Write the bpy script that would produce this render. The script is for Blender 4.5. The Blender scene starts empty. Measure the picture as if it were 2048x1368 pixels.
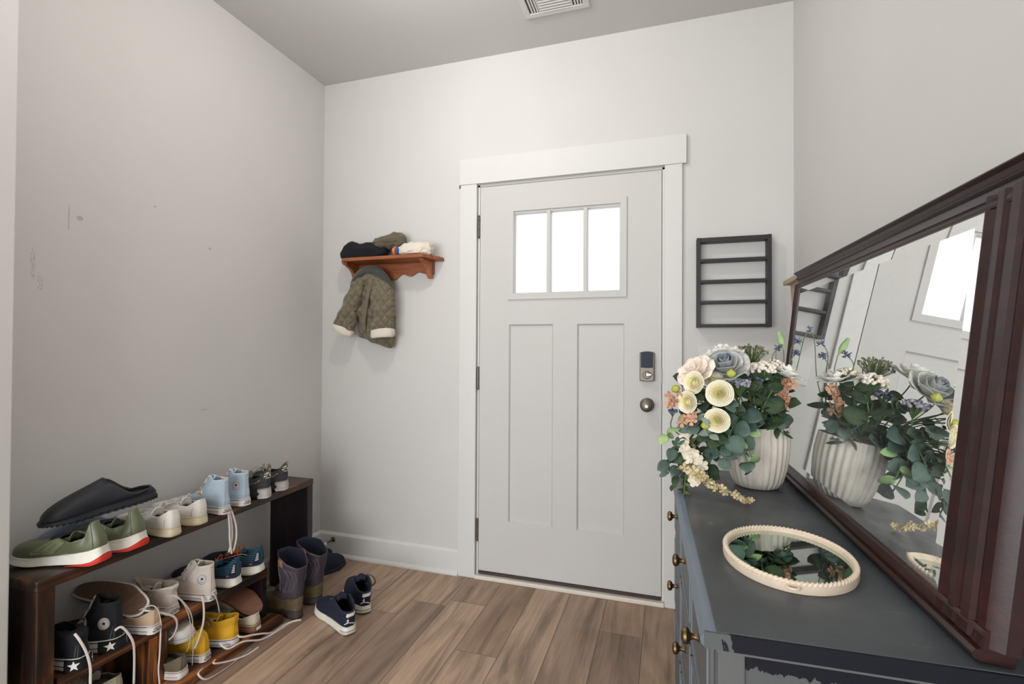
import bpy, math, random
import numpy as np
from mathutils import Vector, Matrix, noise
random.seed(7)
PI = math.pi
S = bpy.context.scene
COL = S.collection

# ---------------------------------------------------------------- camera, light, exposure
cam_d = bpy.data.cameras.new('camera'); cam = bpy.data.objects.new('camera', cam_d); COL.objects.link(cam)
cam_d.sensor_width = 36.0; cam_d.lens = 36.0*993.72/2048; cam_d.clip_start = 0.02
_r = Vector((0.95408, 0.29951, 0.00532)); _u = Vector((-0.00145, -0.01314, 0.99991)); _f = Vector((-0.29955, 0.95400, 0.01210))
M = Matrix((( _r.x, _u.x, -_f.x, 0.94343), (_r.y, _u.y, -_f.y, -2.43761), (_r.z, _u.z, -_f.z, 1.19667), (0, 0, 0, 1)))
cam.matrix_world = M
S.camera = cam
S.view_settings.view_transform = 'Standard'; S.view_settings.look = 'None'
S.view_settings.exposure = 0.23; S.view_settings.gamma = 1.0; S.view_settings.use_curve_mapping = False
W = bpy.data.worlds.new('daylight'); S.world = W; W.use_nodes = True
bg = W.node_tree.nodes['Background']; bg.inputs['Color'].default_value = (0.92, 0.96, 1.0, 1); bg.inputs['Strength'].default_value = 1.7

def lamp(name, kind, loc, energy, color=(1, 1, 1), size=0.1, rot=(0, 0, 0), size_y=None):
    d = bpy.data.lights.new(name, kind); d.energy = energy; d.color = color
    if kind == 'AREA':
        d.shape = 'RECTANGLE' if size_y else 'DISK'; d.size = size
        if size_y: d.size_y = size_y
    else: d.shadow_soft_size = size
    o = bpy.data.objects.new(name, d); COL.objects.link(o); o.location = loc; o.rotation_euler = rot
    return o
lamp('ceiling_lamp_light', 'POINT', (0.10, -1.06, 2.60), 17.5, (1.0, 0.97, 0.93), 0.05)
# added area fill behind the camera, standing in for unseen window light
lamp('rear_fill_light', 'AREA', (-0.4, -4.9, 1.2), 98, (0.97, 0.985, 1.0), 3.4, (math.radians(90), 0, 0), 2.1)

# ---------------------------------------------------------------- materials
def srgb(c):
    return tuple((v/255/12.92 if v/255 <= .04045 else ((v/255+.055)/1.055)**2.4) for v in c)
MATS = {}
class NT:
    def __init__(s, name):
        s.m = bpy.data.materials.new(name); s.m.use_nodes = True; s.t = s.m.node_tree
        s.b = s.t.nodes['Principled BSDF']; MATS[name] = s.m
    def n(s, kind, **kw):
        x = s.t.nodes.new(kind)
        for k, v in kw.items():
            if k.startswith('i_'):
                k2 = k[2:]; k2 = int(k2) if k2.isdigit() else k2
                x.inputs[k2].default_value = v
            else: setattr(x, k, v)
        return x
    def l(s, a, b): s.t.links.new(a, b)
    def coord(s, scale=(1, 1, 1), kind='Object', rot=(0, 0, 0)):
        c = s.n('ShaderNodeTexCoord'); mp = s.n('ShaderNodeMapping'); mp.inputs['Scale'].default_value = scale; mp.inputs['Rotation'].default_value = rot
        s.l(c.outputs[kind], mp.inputs['Vector']); return mp.outputs['Vector']
    def noise(s, vec, scale, detail=4, rough=.55, dist=0):
        x = s.n('ShaderNodeTexNoise', i_Scale=scale, i_Detail=detail, i_Roughness=rough, i_Distortion=dist); s.l(vec, x.inputs['Vector']); return x.outputs['Fac']
    def ramp(s, fac, stops, interp='LINEAR'):
        x = s.n('ShaderNodeValToRGB'); x.color_ramp.interpolation = interp
        e = x.color_ramp.elements
        while len(e) > 1: e.remove(e[-1])
        e[0].position = stops[0][0]; e[0].color = (*stops[0][1], 1)
        for p, c in stops[1:]:
            q = e.new(p); q.color = (*c, 1)
        s.l(fac, x.inputs['Fac']); return x.outputs['Color']
    def mix(s, fac, a, b, mode='MIX'):
        x = s.n('ShaderNodeMix', data_type='RGBA', blend_type=mode)
        for sock, v in ((x.inputs[0], fac), (x.inputs[6], a), (x.inputs[7], b)):
            if hasattr(v, 'links'): s.l(v, sock)
            else: sock.default_value = v if not isinstance(v, tuple) or len(v) == 4 else (*v, 1)
        return x.outputs[2]
    def math(s, op, a, b=0.0, c=None):
        x = s.n('ShaderNodeMath', operation=op)
        for i, v in enumerate((a, b) if c is None else (a, b, c)):
            if hasattr(v, 'links'): s.l(v, x.inputs[i])
            else: x.inputs[i].default_value = v
        return x.outputs[0]
    def bump(s, h, strength=.2, dist=.002):
        x = s.n('ShaderNodeBump', i_Strength=strength, i_Distance=dist); s.l(h, x.inputs['Height']); s.l(x.outputs['Normal'], s.b.inputs['Normal'])
def mat(name, c, rough=.6, metal=0, var=0.0, vs=30, bump=0, bs=200, bd=.001, spec=.5, stretch=(1, 1, 1), sheen=0, coat=0, kind='Object'):
    if name in MATS: return MATS[name]
    a = NT(name); c = srgb(c); a.b.inputs['Roughness'].default_value = rough; a.b.inputs['Metallic'].default_value = metal
    a.b.inputs['Specular IOR Level'].default_value = spec; a.b.inputs['Sheen Weight'].default_value = sheen; a.b.inputs['Coat Weight'].default_value = coat
    v = a.coord(stretch, kind)
    f = a.noise(v, vs, 5)
    lo = tuple(x*(1-var) for x in c); hi = tuple(min(1, x*(1+var)) for x in c)
    a.l(a.ramp(f, [(.3, lo), (.7, hi)]), a.b.inputs['Base Color'])
    if bump: a.bump(a.noise(v, bs, 3), bump, bd)
    return a.m

# ---------------------------------------------------------------- mesh helpers
class MB:
    def __init__(s): s.v = []; s.f = []; s.mi = []; s.cur = 0
    def add(s, v, f):
        b = len(s.v); s.v += [tuple(p) for p in v]; s.f += [tuple(i+b for i in q) for q in f]; s.mi += [s.cur]*len(f); return s
    def box(s, x0, x1, y0, y1, z0, z1):
        x0, x1 = min(x0, x1), max(x0, x1); y0, y1 = min(y0, y1), max(y0, y1); z0, z1 = min(z0, z1), max(z0, z1)
        v = [(x0,y0,z0),(x1,y0,z0),(x1,y1,z0),(x0,y1,z0),(x0,y0,z1),(x1,y0,z1),(x1,y1,z1),(x0,y1,z1)]
        return s.add(v, [(0,3,2,1),(4,5,6,7),(0,1,5,4),(1,2,6,5),(2,3,7,6),(3,0,4,7)])
    def rings(s, R, cap0=True, cap1=True, closed=True):
        n = len(R[0]); v = [p for r in R for p in r]; f = []
        m = n if closed else n-1
        for i in range(len(R)-1):
            for j in range(m):
                k = (j+1) % n; f.append((i*n+j, i*n+k, (i+1)*n+k, (i+1)*n+j))
        if cap0: f.append(tuple(reversed(range(n))))
        if cap1: f.append(tuple(range((len(R)-1)*n, len(R)*n)))
        return s.add(v, f)
    def lathe(s, prof, n=32, c=(0, 0, 0), axis='z', rib=None, cap=(True, True)):
        R = []
        for r, z in prof:
            ring = []
            for j in range(n):
                a = 2*PI*j/n; rr = r*(1+(rib[0]*math.cos(rib[1]*a) if rib else 0))
                x, y = rr*math.cos(a), rr*math.sin(a)
                p = {'z': (x, y, z), 'y': (x, -z, y), 'x': (-z, -x, y) if False else (z, x, y)}[axis]
                ring.append((c[0]+p[0], c[1]+p[1], c[2]+p[2]))
            R.append(ring)
        return s.rings(R, *cap)
    def prism(s, poly, h0, h1, fn=lambda a, b, h: (a, b, h)):
        R = [[fn(a, b, h0) for a, b in poly], [fn(a, b, h1) for a, b in poly]]
        return s.rings(R)
    def tube(s, pts, r=.002, n=6, r2=None, taper=None, closed=False, n0=None):
        P = [Vector(p) for p in pts]; R = []; nrm = n0.copy() if n0 is not None else None
        for i, p in enumerate(P):
            if closed: t = P[(i+1) % len(P)]-P[i-1]
            else: t = P[min(i+1, len(P)-1)]-P[max(i-1, 0)]
            if t.length < 1e-9: t = Vector((0, 0, 1))
            t.normalize()
            if nrm is None:
                nrm = t.orthogonal().normalized() if abs(t.z) > .9 else t.cross(Vector((0, 0, 1))).normalized()
            nrm = (nrm-t*nrm.dot(t))
            nrm = nrm.normalized() if nrm.length > 1e-6 else t.orthogonal().normalized()
            b = t.cross(nrm); k = taper(i/(len(P)-1)) if taper else 1
            R.append([p+(nrm*math.cos(2*PI*j/n)*r+b*math.sin(2*PI*j/n)*(r2 or r))*k for j in range(n)])
        if closed: R.append(R[0]); return s.rings(R, False, False)
        return s.rings(R)
    def build(s, name, m, parent=None, smooth=True, bevel=0, seg=2, solid=0, sub=0, mats=None, auto=40):
        me = bpy.data.meshes.new(name); me.from_pydata([tuple(p) for p in s.v], [], s.f); me.update()
        me.materials.append(MATS[m] if isinstance(m, str) else m)
        if mats:
            for x in mats: me.materials.append(MATS[x] if isinstance(x, str) else x)
            for p, i in zip(me.polygons, s.mi): p.material_index = i
        o = bpy.data.objects.new(name, me); COL.objects.link(o)
        if parent: o.parent = parent
        if smooth:
            for p in me.polygons: p.use_smooth = True
            me.set_sharp_from_angle(angle=math.radians(auto))
        if solid:
            q = o.modifiers.new('s', 'SOLIDIFY'); q.thickness = solid; q.offset = -1
        if bevel:
            q = o.modifiers.new('b', 'BEVEL'); q.width = bevel; q.segments = seg; q.limit_method = 'ANGLE'; q.angle_limit = math.radians(35)
        if sub:
            q = o.modifiers.new('u', 'SUBSURF'); q.levels = sub; q.render_levels = sub
        return o
def spl(P, k=8):
    P = [np.array(p, float) for p in P]; out = []
    for i in range(len(P)-1):
        a = P[max(i-1, 0)]; b = P[i]; c = P[i+1]; d = P[min(i+2, len(P)-1)]
        for j in range(k):
            t = j/k; out.append(tuple(.5*((2*b)+(c-a)*t+(2*a-5*b+4*c-d)*t*t+(3*b-a-3*c+d)*t**3)))
    out.append(tuple(P[-1])); return out
def thing(name, label, cat, loc=(0, 0, 0), rot=(0, 0, 0), group=None):
    o = bpy.data.objects.new(name, None); COL.objects.link(o); o.location = loc; o.rotation_euler = rot; o.empty_display_size = .05
    o['label'] = label; o['category'] = cat
    if group: o['group'] = group
    return o
def tag(o, label, cat, group=None):
    o['label'] = label; o['category'] = cat
    if group: o['group'] = group
    return o
def struct(o, label=None):
    o['kind'] = 'structure'
    if label: o['label'] = label
    return o
def sstep(a, b, x):
    t = max(0, min(1, (x-a)/(b-a))); return t*t*(3-2*t)
def interp(P, x):
    if x <= P[0][0]: return P[0][1]
    for (a, b), (c, d) in zip(P, P[1:]):
        if x <= c:
            t = (x-a)/(c-a); t = t*t*(3-2*t)*.5+t*.5; return b+(d-b)*t
    return P[-1][1]

# ---------------------------------------------------------------- setting materials
def wall_mat(name, c, marks=()):
    a = NT(name); a.b.inputs['Roughness'].default_value = .55; a.b.inputs['Specular IOR Level'].default_value = .25
    v = a.coord(); base = srgb(c)
    col = a.ramp(a.noise(v, 1.6, 5), [(.3, tuple(x*.975 for x in base)), (.7, tuple(x*1.02 for x in base))])
    for pos, ext, dens in marks:       # small scuffs: dark specks with a shape of their own
        mp = a.n('ShaderNodeMapping'); mp.inputs['Location'].default_value = tuple(-p/e for p, e in zip(pos, ext)); mp.inputs['Scale'].default_value = tuple(1/e for e in ext)
        c0 = a.n('ShaderNodeTexCoord'); a.l(c0.outputs['Object'], mp.inputs['Vector'])
        ln = a.n('ShaderNodeVectorMath', operation='LENGTH'); a.l(mp.outputs[0], ln.inputs[0])
        inside = a.math('SUBTRACT', 1.0, ln.outputs['Value'])
        nz = a.noise(mp.outputs[0], 3.0, 4, .6, 1.0)
        f = a.math('MULTIPLY', a.math('GREATER_THAN', inside, 0), a.math('GREATER_THAN', nz, 1-dens))
        col = a.mix(a.math('MULTIPLY', f, .6), col, tuple(x*.35 for x in base))
    a.l(col, a.b.inputs['Base Color']); a.bump(a.noise(v, 140, 3), .06, .001)
    return a.m
wall_mat('wall_paint', (202, 200, 197))
wall_mat('wall_paint_left', (202, 200, 197), [((-.984, -1.26, 1.634), (.05, .010, .009), .55), ((-.984, -1.0, 1.746), (.05, .004, .004), .6), ((-.984, -.752, 1.627), (.05, .008, .007), .52),
    ((-.984, -1.293, 1.63), (.05, .003, .05), .50), ((-.984, -.772, .921), (.05, .016, .004), .5), ((-.984, -1.39, 1.46), (.05, .006, .06), .46), ((-.984, -1.37, 1.40), (.05, .008, .03), .44)])
wall_mat('ceiling_paint', (202, 201, 198))
mat('trim_paint', (208, 207, 204), .5, var=.01, vs=3, spec=.3)
mat('door_paint', (196, 194, 191), .55, var=.012, vs=4, spec=.2)
mat('sweep_rubber', (58, 46, 42), .5, var=.2)
mat('brushed_nickel', (118, 111, 102), .48, 1, var=.08, vs=90)
mat('worn_nickel', (128, 118, 108), .45, 1, var=.2, vs=60)
a = NT('clear_glass'); tr = a.n('ShaderNodeBsdfTransparent'); gl = a.n('ShaderNodeBsdfGlossy', i_Roughness=.02); mx = a.n('ShaderNodeMixShader', i_0=.06)
a.l(tr.outputs[0], mx.inputs[1]); a.l(gl.outputs[0], mx.inputs[2]); a.l(mx.outputs[0], a.t.nodes['Material Output'].inputs[0])

def floor_mat():
    a = NT('plank_floor'); c = a.n('ShaderNodeTexCoord'); sp = a.n('ShaderNodeSeparateXYZ'); a.l(c.outputs['Object'], sp.inputs[0])
    w = .1765; L = 1.22
    u = a.math('DIVIDE', a.math('ADD', sp.outputs[0], .038+w*20), w); row = a.math('FLOOR', u); fu = a.math('FRACT', u)
    wn = a.n('ShaderNodeTexWhiteNoise', noise_dimensions='1D'); a.l(row, wn.inputs['W'])
    vv = a.math('ADD', a.math('DIVIDE', a.math('ADD', sp.outputs[1], 10.0), L), a.math('MULTIPLY', wn.outputs['Value'], 7.31)); idx = a.math('FLOOR', vv); fv = a.math('FRACT', vv)
    cb = a.n('ShaderNodeCombineXYZ'); a.l(row, cb.inputs[0]); a.l(idx, cb.inputs[1])
    pn = a.n('ShaderNodeTexWhiteNoise', noise_dimensions='3D'); a.l(cb.outputs[0], pn.inputs['Vector'])
    # grain, shifted per plank
    off = a.n('ShaderNodeVectorMath', operation='SCALE'); a.l(pn.outputs['Color'], off.inputs[0]); off.inputs['Scale'].default_value = 9
    ad = a.n('ShaderNodeVectorMath', operation='ADD'); a.l(c.outputs['Object'], ad.inputs[0]); a.l(off.outputs[0], ad.inputs[1])
    m1 = a.n('ShaderNodeMapping'); m1.inputs['Scale'].default_value = (14, 1.3, 1); a.l(ad.outputs[0], m1.inputs['Vector'])
    m2 = a.n('ShaderNodeMapping'); m2.inputs['Scale'].default_value = (90, 3, 1); a.l(ad.outputs[0], m2.inputs['Vector'])
    m3 = a.n('ShaderNodeMapping'); m3.inputs['Scale'].default_value = (7, 2.2, 1); a.l(ad.outputs[0], m3.inputs['Vector'])
    g1 = a.noise(m1.outputs[0], 1.0, 5, .6, 1.4); g2 = a.noise(m2.outputs[0], 1.0, 4, .6, .3); g3 = a.noise(m3.outputs[0], 1.0, 3, .5, .6)
    base = a.ramp(pn.outputs['Value'], [(0, srgb((136, 114, 99))), (.35, srgb((160, 137, 119))), (.65, srgb((182, 158, 136))), (1, srgb((154, 129, 108)))])
    col = a.mix(1.0, base, a.ramp(g1, [(.28, (.48, .45, .43)), (.44, (.86, .84, .83)), (.58, (1.06, 1.05, 1.03)), (.78, (1.22, 1.18, 1.14))]), 'MULTIPLY')
    col = a.mix(.55, col, a.ramp(g2, [(.3, (.75, .73, .71)), (.7, (1.15, 1.13, 1.1))]), 'MULTIPLY')
    col = a.mix(.7, col, a.ramp(g3, [(.32, (.66, .64, .64)), (.55, (1.08, 1.06, 1.05))]), 'MULTIPLY')
    e1 = a.math('LESS_THAN', a.math('MINIMUM', fu, a.math('SUBTRACT', 1.0, fu)), .011); e2 = a.math('LESS_THAN', fv, .0022)
    e = a.math('MAXIMUM', e1, e2)
    col = a.mix(a.math('MULTIPLY', e, .7), col, srgb((70, 56, 50)))
    a.l(col, a.b.inputs['Base Color']); a.b.inputs['Roughness'].default_value = .42; a.b.inputs['Specular IOR Level'].default_value = .4
    a.bump(a.math('SUBTRACT', a.math('MULTIPLY', g2, .3), a.math('MULTIPLY', e, 1.0)), .25, .001)
floor_mat()

# ---------------------------------------------------------------- room shell
XL, XR, H = -.984, 1.468, 2.731
YB = -5.0
o = MB().box(-4.0, XR+.15, YB, .15, -.08, 0).build('floor', 'plank_floor', smooth=False); struct(o)
o = MB().box(-4.0, XR+.15, YB, .15, H, H+.08).build('ceiling', 'ceiling_paint', smooth=False); struct(o)
DT = 2.041; DB = .038
b = MB().box(XL-.1, -.02, 0, .12, 0, H).box(-.02, .934, 0, .12, DT+.012, H).box(.934, XR+.1, 0, .12, 0, H)
struct(b.build('wall_back', 'wall_paint', smooth=False))
struct(MB().box(XL-.1, XL, -1.72, 0, 0, H).build('wall_left', 'wall_paint_left', smooth=False))
struct(MB().box(XR, XR+.1, YB, 0, 0, H).build('wall_right', 'wall_paint', smooth=False))
struct(MB().box(-4.0, -.752, -1.72, -1.555, 0, H).build('wall_return', 'wall_paint', smooth=False, bevel=.004))
struct(MB().box(-4.1, -4.0, YB, -1.6, 0, H).build('wall_living_room', 'wall_paint', smooth=False))
b = MB().box(-4.0, -2.1, YB-.1, YB, 0, H).box(1.3, XR+.1, YB-.1, YB, 0, H).box(-2.1, 1.3, YB-.1, YB, 2.25, H).box(-2.1, 1.3, YB-.1, YB, 0, .15)
struct(b.build('wall_rear', 'wall_paint', smooth=False))
# baseboards (board + thin cap + shoe moulding)
def baseprof(fn, l0, l1, name):
    prof = [(0, 0), (.026, 0), (.026, .008), (.02, .018), (.015, .022), (.015, .120), (.010, .128), (.004, .133), (0, .133)]
    o = MB().prism(prof, l0, l1, fn).build(name, 'trim_paint', auto=25); struct(o)
baseprof(lambda a, b, h: (h, -a, b), XL, -.109, 'baseboard_back')
baseprof(lambda a, b, h: (XL+a, h, b), -1.555, 0, 'baseboard_left')
baseprof(lambda a, b, h: (XR-a, h, b), -3.0, 0, 'baseboard_right')
baseprof(lambda a, b, h: (h, -a, b), 1.02, XR, 'baseboard_back_right')
# door casing: jambs, header, threshold
struct(MB().box(-.109, -.014, -.019, 0, 0, 2.056).build('trim_1', 'trim_paint', bevel=.002, smooth=False))
struct(MB().box(.928, 1.006, -.019, 0, 0, 2.056).build('trim_2', 'trim_paint', bevel=.002, smooth=False))
struct(MB().box(-.111, 1.024, -.023, 0, 2.056, 2.193).build('trim_3', 'trim_paint', bevel=.002, smooth=False))
b = MB().box(-.014, -.003, .003, .12, 0, 2.056).box(.917, .928, .003, .12, 0, 2.056).box(-.014, .928, .003, .12, DT+.003, 2.056).box(-.003, .022, .049, .075, .02, 2.05).box(.892, .917, .049, .075, .02, 2.05).box(-.003, .917, .049, .075, 2.02, 2.05)
struct(b.build('trim_4', 'trim_paint', smooth=False))
struct(MB().box(-.014, .928, -.028, .12, 0, .020).build('trim_5', mat('threshold_paint', (214, 206, 194), .4, var=.04, vs=20), bevel=.004, smooth=False))
# small metal bracket left on the casing edge
tag(MB().box(-.114, -.104, -.021, -.010, 2.040, 2.058).build('metal_clip', 'worn_nickel', bevel=.001), 'tiny grey metal clip on the outer left edge of the door casing', 'clip')

# ---------------------------------------------------------------- front door
door = bpy.data.objects.new('door_1', None); COL.objects.link(door); door.location = (0, 0, 0); struct(door, 'white craftsman front door with three small panes above two tall panels')
yf, yb = .001, .046
b = MB()
x = [0, .161, .393, .515, .744, .914]; z = [DB, .30, 1.318, 1.470, 1.890, DT]
b.box(x[0], x[5], yf, yb, z[0], z[1]); b.box(x[0], x[1], yf, yb, z[1], z[2]); b.box(x[2], x[3], yf, yb, z[1], z[2]); b.box(x[4], x[5], yf, yb, z[1], z[2])
b.box(x[0], x[5], yf, yb, z[2], z[3]); b.box(0, .185, yf, yb, z[3], z[4]); b.box(.733, .914, yf, yb, z[3], z[4]); b.box(0, .914, yf, yb, z[4], z[5])
b.build('slab', 'door_paint', door, smooth=False)
for a0, a1 in ((x[1], x[2]), (x[3], x[4])):
    # recessed flat panel with a sloped edge
    m = MB(); e = .007; d = .011
    o_ = [(a0, yf, z[1]), (a1, yf, z[1]), (a1, yf, z[2]), (a0, yf, z[2])]; i_ = [(a0+e, yf+d, z[1]+e), (a1-e, yf+d, z[1]+e), (a1-e, yf+d, z[2]-e), (a0+e, yf+d, z[2]-e)]
    m.add(o_+i_, [(0, 1, 5, 4), (1, 2, 6, 5), (2, 3, 7, 6), (3, 0, 4, 7), (4, 5, 6, 7)]); m.build('panel', 'door_paint', door, smooth=False)
m = MB()
def rect_ring(m, X0, X1, Z0, Z1, w, y0, y1, sl=.0):
    # picture-frame ring standing proud of the slab, inner edge sloped
    O = [(X0, Z0), (X1, Z0), (X1, Z1), (X0, Z1)]; I = [(X0+w, Z0+w), (X1-w, Z0+w), (X1-w, Z1-w), (X0+w, Z1-w)]; I2 = [(X0+w+sl, Z0+w+sl), (X1-w-sl, Z0+w+sl), (X1-w-sl, Z1-w-sl), (X0+w+sl, Z1-w-sl)]
    v = [(p, y1, q) for p, q in O]+[(p, y0, q) for p, q in O]+[(p, y0, q) for p, q in I]+[(p, y1+.012, q) for p, q in I2]
    f = []
    for k in range(3):
        for j in range(4): f.append((k*4+j, k*4+(j+1) % 4, (k+1)*4+(j+1) % 4, (k+1)*4+j))
    m.add(v, f)
rect_ring(m, .154, .754, 1.446, 1.930, .030, yf-.009, yf, .006)
wf = m.build('window_frame', 'door_paint', door, smooth=False)
m = MB().box(.358, .378, yf-.004, yb, 1.47, 1.89).box(.544, .564, yf-.004, yb, 1.47, 1.89)
m.build('muntin', 'door_paint', wf, smooth=False, bevel=.003)
for a0, a1 in ((.185, .358), (.378, .544), (.564, .733)):
    MB().box(a0, a1, .022, .026, 1.47, 1.89).build('pane', 'clear_glass', wf, smooth=False)
MB().box(.004, .910, .000, .044, .022, DB).box(.004, .91, -.006, .001, .024, .036).build('door_sweep', 'sweep_rubber', door, smooth=False)
for zc in (1.833, 1.038, .247):
    m = MB()
    for k in range(5):
        m.lathe([(.0055, zc-.054+k*.0216+.0006), (.0055, zc-.054+(k+1)*.0216-.0006)], 12, (-.0065, -.004, 0))
    m.lathe([(.002, zc+.054), (.0062, zc+.055), (.004, zc+.06), (.001, zc+.061)], 12, (-.0065, -.004, 0)); m.lathe([(.001, zc-.061), (.0062, zc-.057), (.004, zc-.054)], 12, (-.0065, -.004, 0))
    m.build('hinge', 'worn_nickel', door)
# smart deadbolt: metal shell with dark glossy battery cover and a thumb turn
mat('navy_gloss', (10, 26, 46), .42, 0, spec=.25)
def shell(m, xc, w, z0, z1, d, arch=.006, y=yf):
    n = 10; R = []
    P = []
    for k in range(n+1): t = k/n; P.append((xc-w+2*w*t, z1+arch*(1-(2*t-1)**2)))
    for k in range(n+1): t = k/n; P.append((xc+w-2*w*t, z0-arch*.6*(1-(2*t-1)**2)))
    for sc, yy in ((1.0, y), (1.0, y-d*.75), (.90, y-d)):
        R.append([(xc+(p-xc)*sc, yy, (z0+z1)/2+(q-(z0+z1)/2)*(1-(1-sc)*.5)) for p, q in P])
    m.rings(R)
db = MB(); shell(db, .849, .033, 1.046, 1.178, .026)
dbo = db.build('deadbolt', 'brushed_nickel', door, auto=50); dbo['label'] = 'brushed nickel deadbolt housing with dark blue glossy cover'
m = MB(); shell(m, .849, .0285, 1.108, 1.179, .031, .004); m.build('battery_cover', 'navy_gloss', dbo, auto=50)
m = MB().lathe([(.019, .024), (.019, .028), (.016, .031), (.0, .031)], 24, (.849, yf, 1.074), 'y'); m.build('turn_rose', 'brushed_nickel', dbo)
m = MB(); m.rings([[(.849+sx*.006+(.004 if yy < -.04 else 0), yy, 1.076+q) for sx, q in ((-1.2, -.010), (3.2, -.004), (3.2, .004), (-1.2, .010))] for yy in (-.028, -.036, -.047)]); m.build('thumb_turn', mat('polished_nickel', (150, 145, 138), .35, 1), dbo, bevel=.002)
kb = MB().lathe([(.033, 0), (.033, .004), (.029, .008), (.014, .012), (.011, .020), (.013, .028), (.024, .036), (.029, .046), (.027, .056), (.018, .062), (.0, .063)], 32, (.849, yf, .931), 'y').build('door_knob', 'brushed_nickel', door)
MB().lathe([(.010, .060), (.010, .067), (.008, .069), (0, .069)], 20, (.849, yf, .931), 'y').build('knob_button', 'polished_nickel', kb)
# latch edge plates in the gap
MB().box(.9135, .9165, -.003, .02, .90, .96).box(.9135, .9165, -.003, .02, 1.04, 1.10).build('latch_plate', 'worn_nickel', door, smooth=False)
# spring door stop on the baseboard
t = thing('door_stop', 'brass and nickel door stop rod with white tip on the baseboard', 'door stop', (-.884, -.015, .096))
MB().lathe([(.014, 0), (.014, .003), (.009, .006), (.006, .008)], 18, (0, 0, 0), 'y').build('base', 'brushed_nickel', t)
MB().lathe([(.0045, .006), (.004, .04), (.0045, .068)], 14, (0, 0, 0), 'y').build('rod', 'brushed_nickel', t)
MB().lathe([(.0085, .066), (.0095, .070), (.0095, .080), (.006, .084), (0, .084)], 16, (0, 0, 0), 'y').build('tip', mat('white_rubber', (225, 222, 215), .5), t)
t.rotation_euler = (math.radians(0), 0, 0)

# ceiling vent
t = thing('ceiling_vent', 'white louvred air vent in the ceiling', 'vent', (.46, -.382, H))
m = MB(); w2, l2 = .149, .149
for (a0, a1, b0, b1) in ((-w2, w2, l2-.028, l2), (-w2, w2, -l2, -l2+.028), (-w2, -w2+.028, -l2+.028, l2-.028), (w2-.028, w2, -l2+.028, l2-.028)):
    m.box(a0, a1, b0, b1, -.008, 0)
m.box(-.078, -.070, -l2+.028, l2-.028, -.007, 0).box(.070, .078, -l2+.028, l2-.028, -.007, 0)
m.build('frame', 'trim_paint', t, smooth=False, bevel=.002)
MB().box(-w2+.02, w2-.02, -l2+.02, l2-.02, -.0012, -.0004).build('backing', mat('vent_dark', (78, 74, 70), .8), t, smooth=False)
for k in range(14):
    y0 = -l2+.034+k*.0175
    MB().add([(-.07, y0, -.001), (.07, y0, -.001), (.07, y0+.012, -.008), (-.07, y0+.012, -.008), (-.07, y0+.0015, -.001), (.07, y0+.0015, -.001), (.07, y0+.0135, -.008), (-.07, y0+.0135, -.008)], [(0, 1, 2, 3), (7, 6, 5, 4), (0, 4, 5, 1), (3, 2, 6, 7)]).build('slat', 'trim_paint', t, smooth=False)
for s_ in (-1, 1):
    for k in range(3):
        x0 = s_*(.086+k*.0125)
        MB().box(x0-.001, x0+.006, -l2+.032, l2-.032, -.007, -.001).build('slat', 'trim_paint', t, smooth=False)

# ceiling light (above and behind the view)
t = thing('ceiling_light', 'round white flush ceiling light out of view above the entry', 'light', (.10, -1.06, H))
MB().lathe([(.15, 0), (.15, -.03), (.14, -.035)], 40).build('base', 'trim_paint', t)
a = NT('lamp_glow'); a.b.inputs['Base Color'].default_value = (.9, .9, .88, 1); a.b.inputs['Emission Color'].default_value = (1, .94, .85, 1); a.b.inputs['Emission Strength'].default_value = 3
MB().lathe([(.138, -.03), (.12, -.055), (.08, -.072), (.0, -.08)], 40, cap=(False, True)).build('diffuser', 'lamp_glow', t)
# ---------------------------------------------------------------- wood and cloth materials
def wood(name, dark, mid, light, rough=.4, axis=0, sc=1.0, band=(.35, .5, .68), blot=.45):
    a = NT(name); s = [22*sc]*3; s[axis] = 1.6*sc
    v = a.coord(tuple(s)); n1 = a.noise(v, 1.0, 6, .62, 1.2)
    s2 = [95*sc]*3; s2[axis] = 4*sc
    n2 = a.noise(a.coord(tuple(s2)), 1.0, 3, .6, .2)
    s3 = [6*sc]*3; s3[axis] = 2.2*sc
    n3 = a.noise(a.coord(tuple(s3)), 1.0, 4, .55, .8)
    f = a.math('ADD', a.math('MULTIPLY', n1, 1-blot), a.math('MULTIPLY', n3, blot))
    col = a.ramp(f, [(band[0], srgb(dark)), (band[1], srgb(mid)), (band[2], srgb(light))])
    col = a.mix(.5, col, a.ramp(n2, [(.3, (.6, .58, .56)), (.7, (1.2, 1.15, 1.1))]), 'MULTIPLY')
    a.l(col, a.b.inputs['Base Color']); a.b.inputs['Roughness'].default_value = rough; a.b.inputs['Specular IOR Level'].default_value = .45
    a.bump(n2, .25, .0008); return a.m
wood('oak_shelf', (112, 62, 38), (150, 86, 50), (182, 112, 66), .38, 0, 1.0)
wood('oak_shelf_end', (120, 66, 38), (162, 92, 52), (196, 124, 74), .38, 2, 1.0)
wood('burnt_wood_long', (30, 20, 16), (76, 46, 31), (192, 122, 68), .34, 1, .9, (.42, .51, .62), .6)
wood('burnt_wood_upright', (28, 19, 15), (66, 40, 27), (186, 116, 60), .36, 2, .9, (.44, .52, .63), .65)
wood('burnt_wood_dark', (22, 15, 24), (46, 25, 30), (140, 62, 44), .36, 2, .8, (.45, .54, .66), .65)
wood('espresso_wood', (24, 19, 24), (32, 26, 31), (42, 34, 39), .5, 0, 1.0)
mat('beige_wood', (176, 158, 136), .5, var=.06, vs=10)
mat('black_fleece', (16, 18, 24), .95, var=.3, vs=40, bump=.5, bs=300, bd=.002)
mat('olive_knit', (92, 84, 66), .9, var=.12, vs=30, bump=.5, bs=300, bd=.002, sheen=.3)
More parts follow.
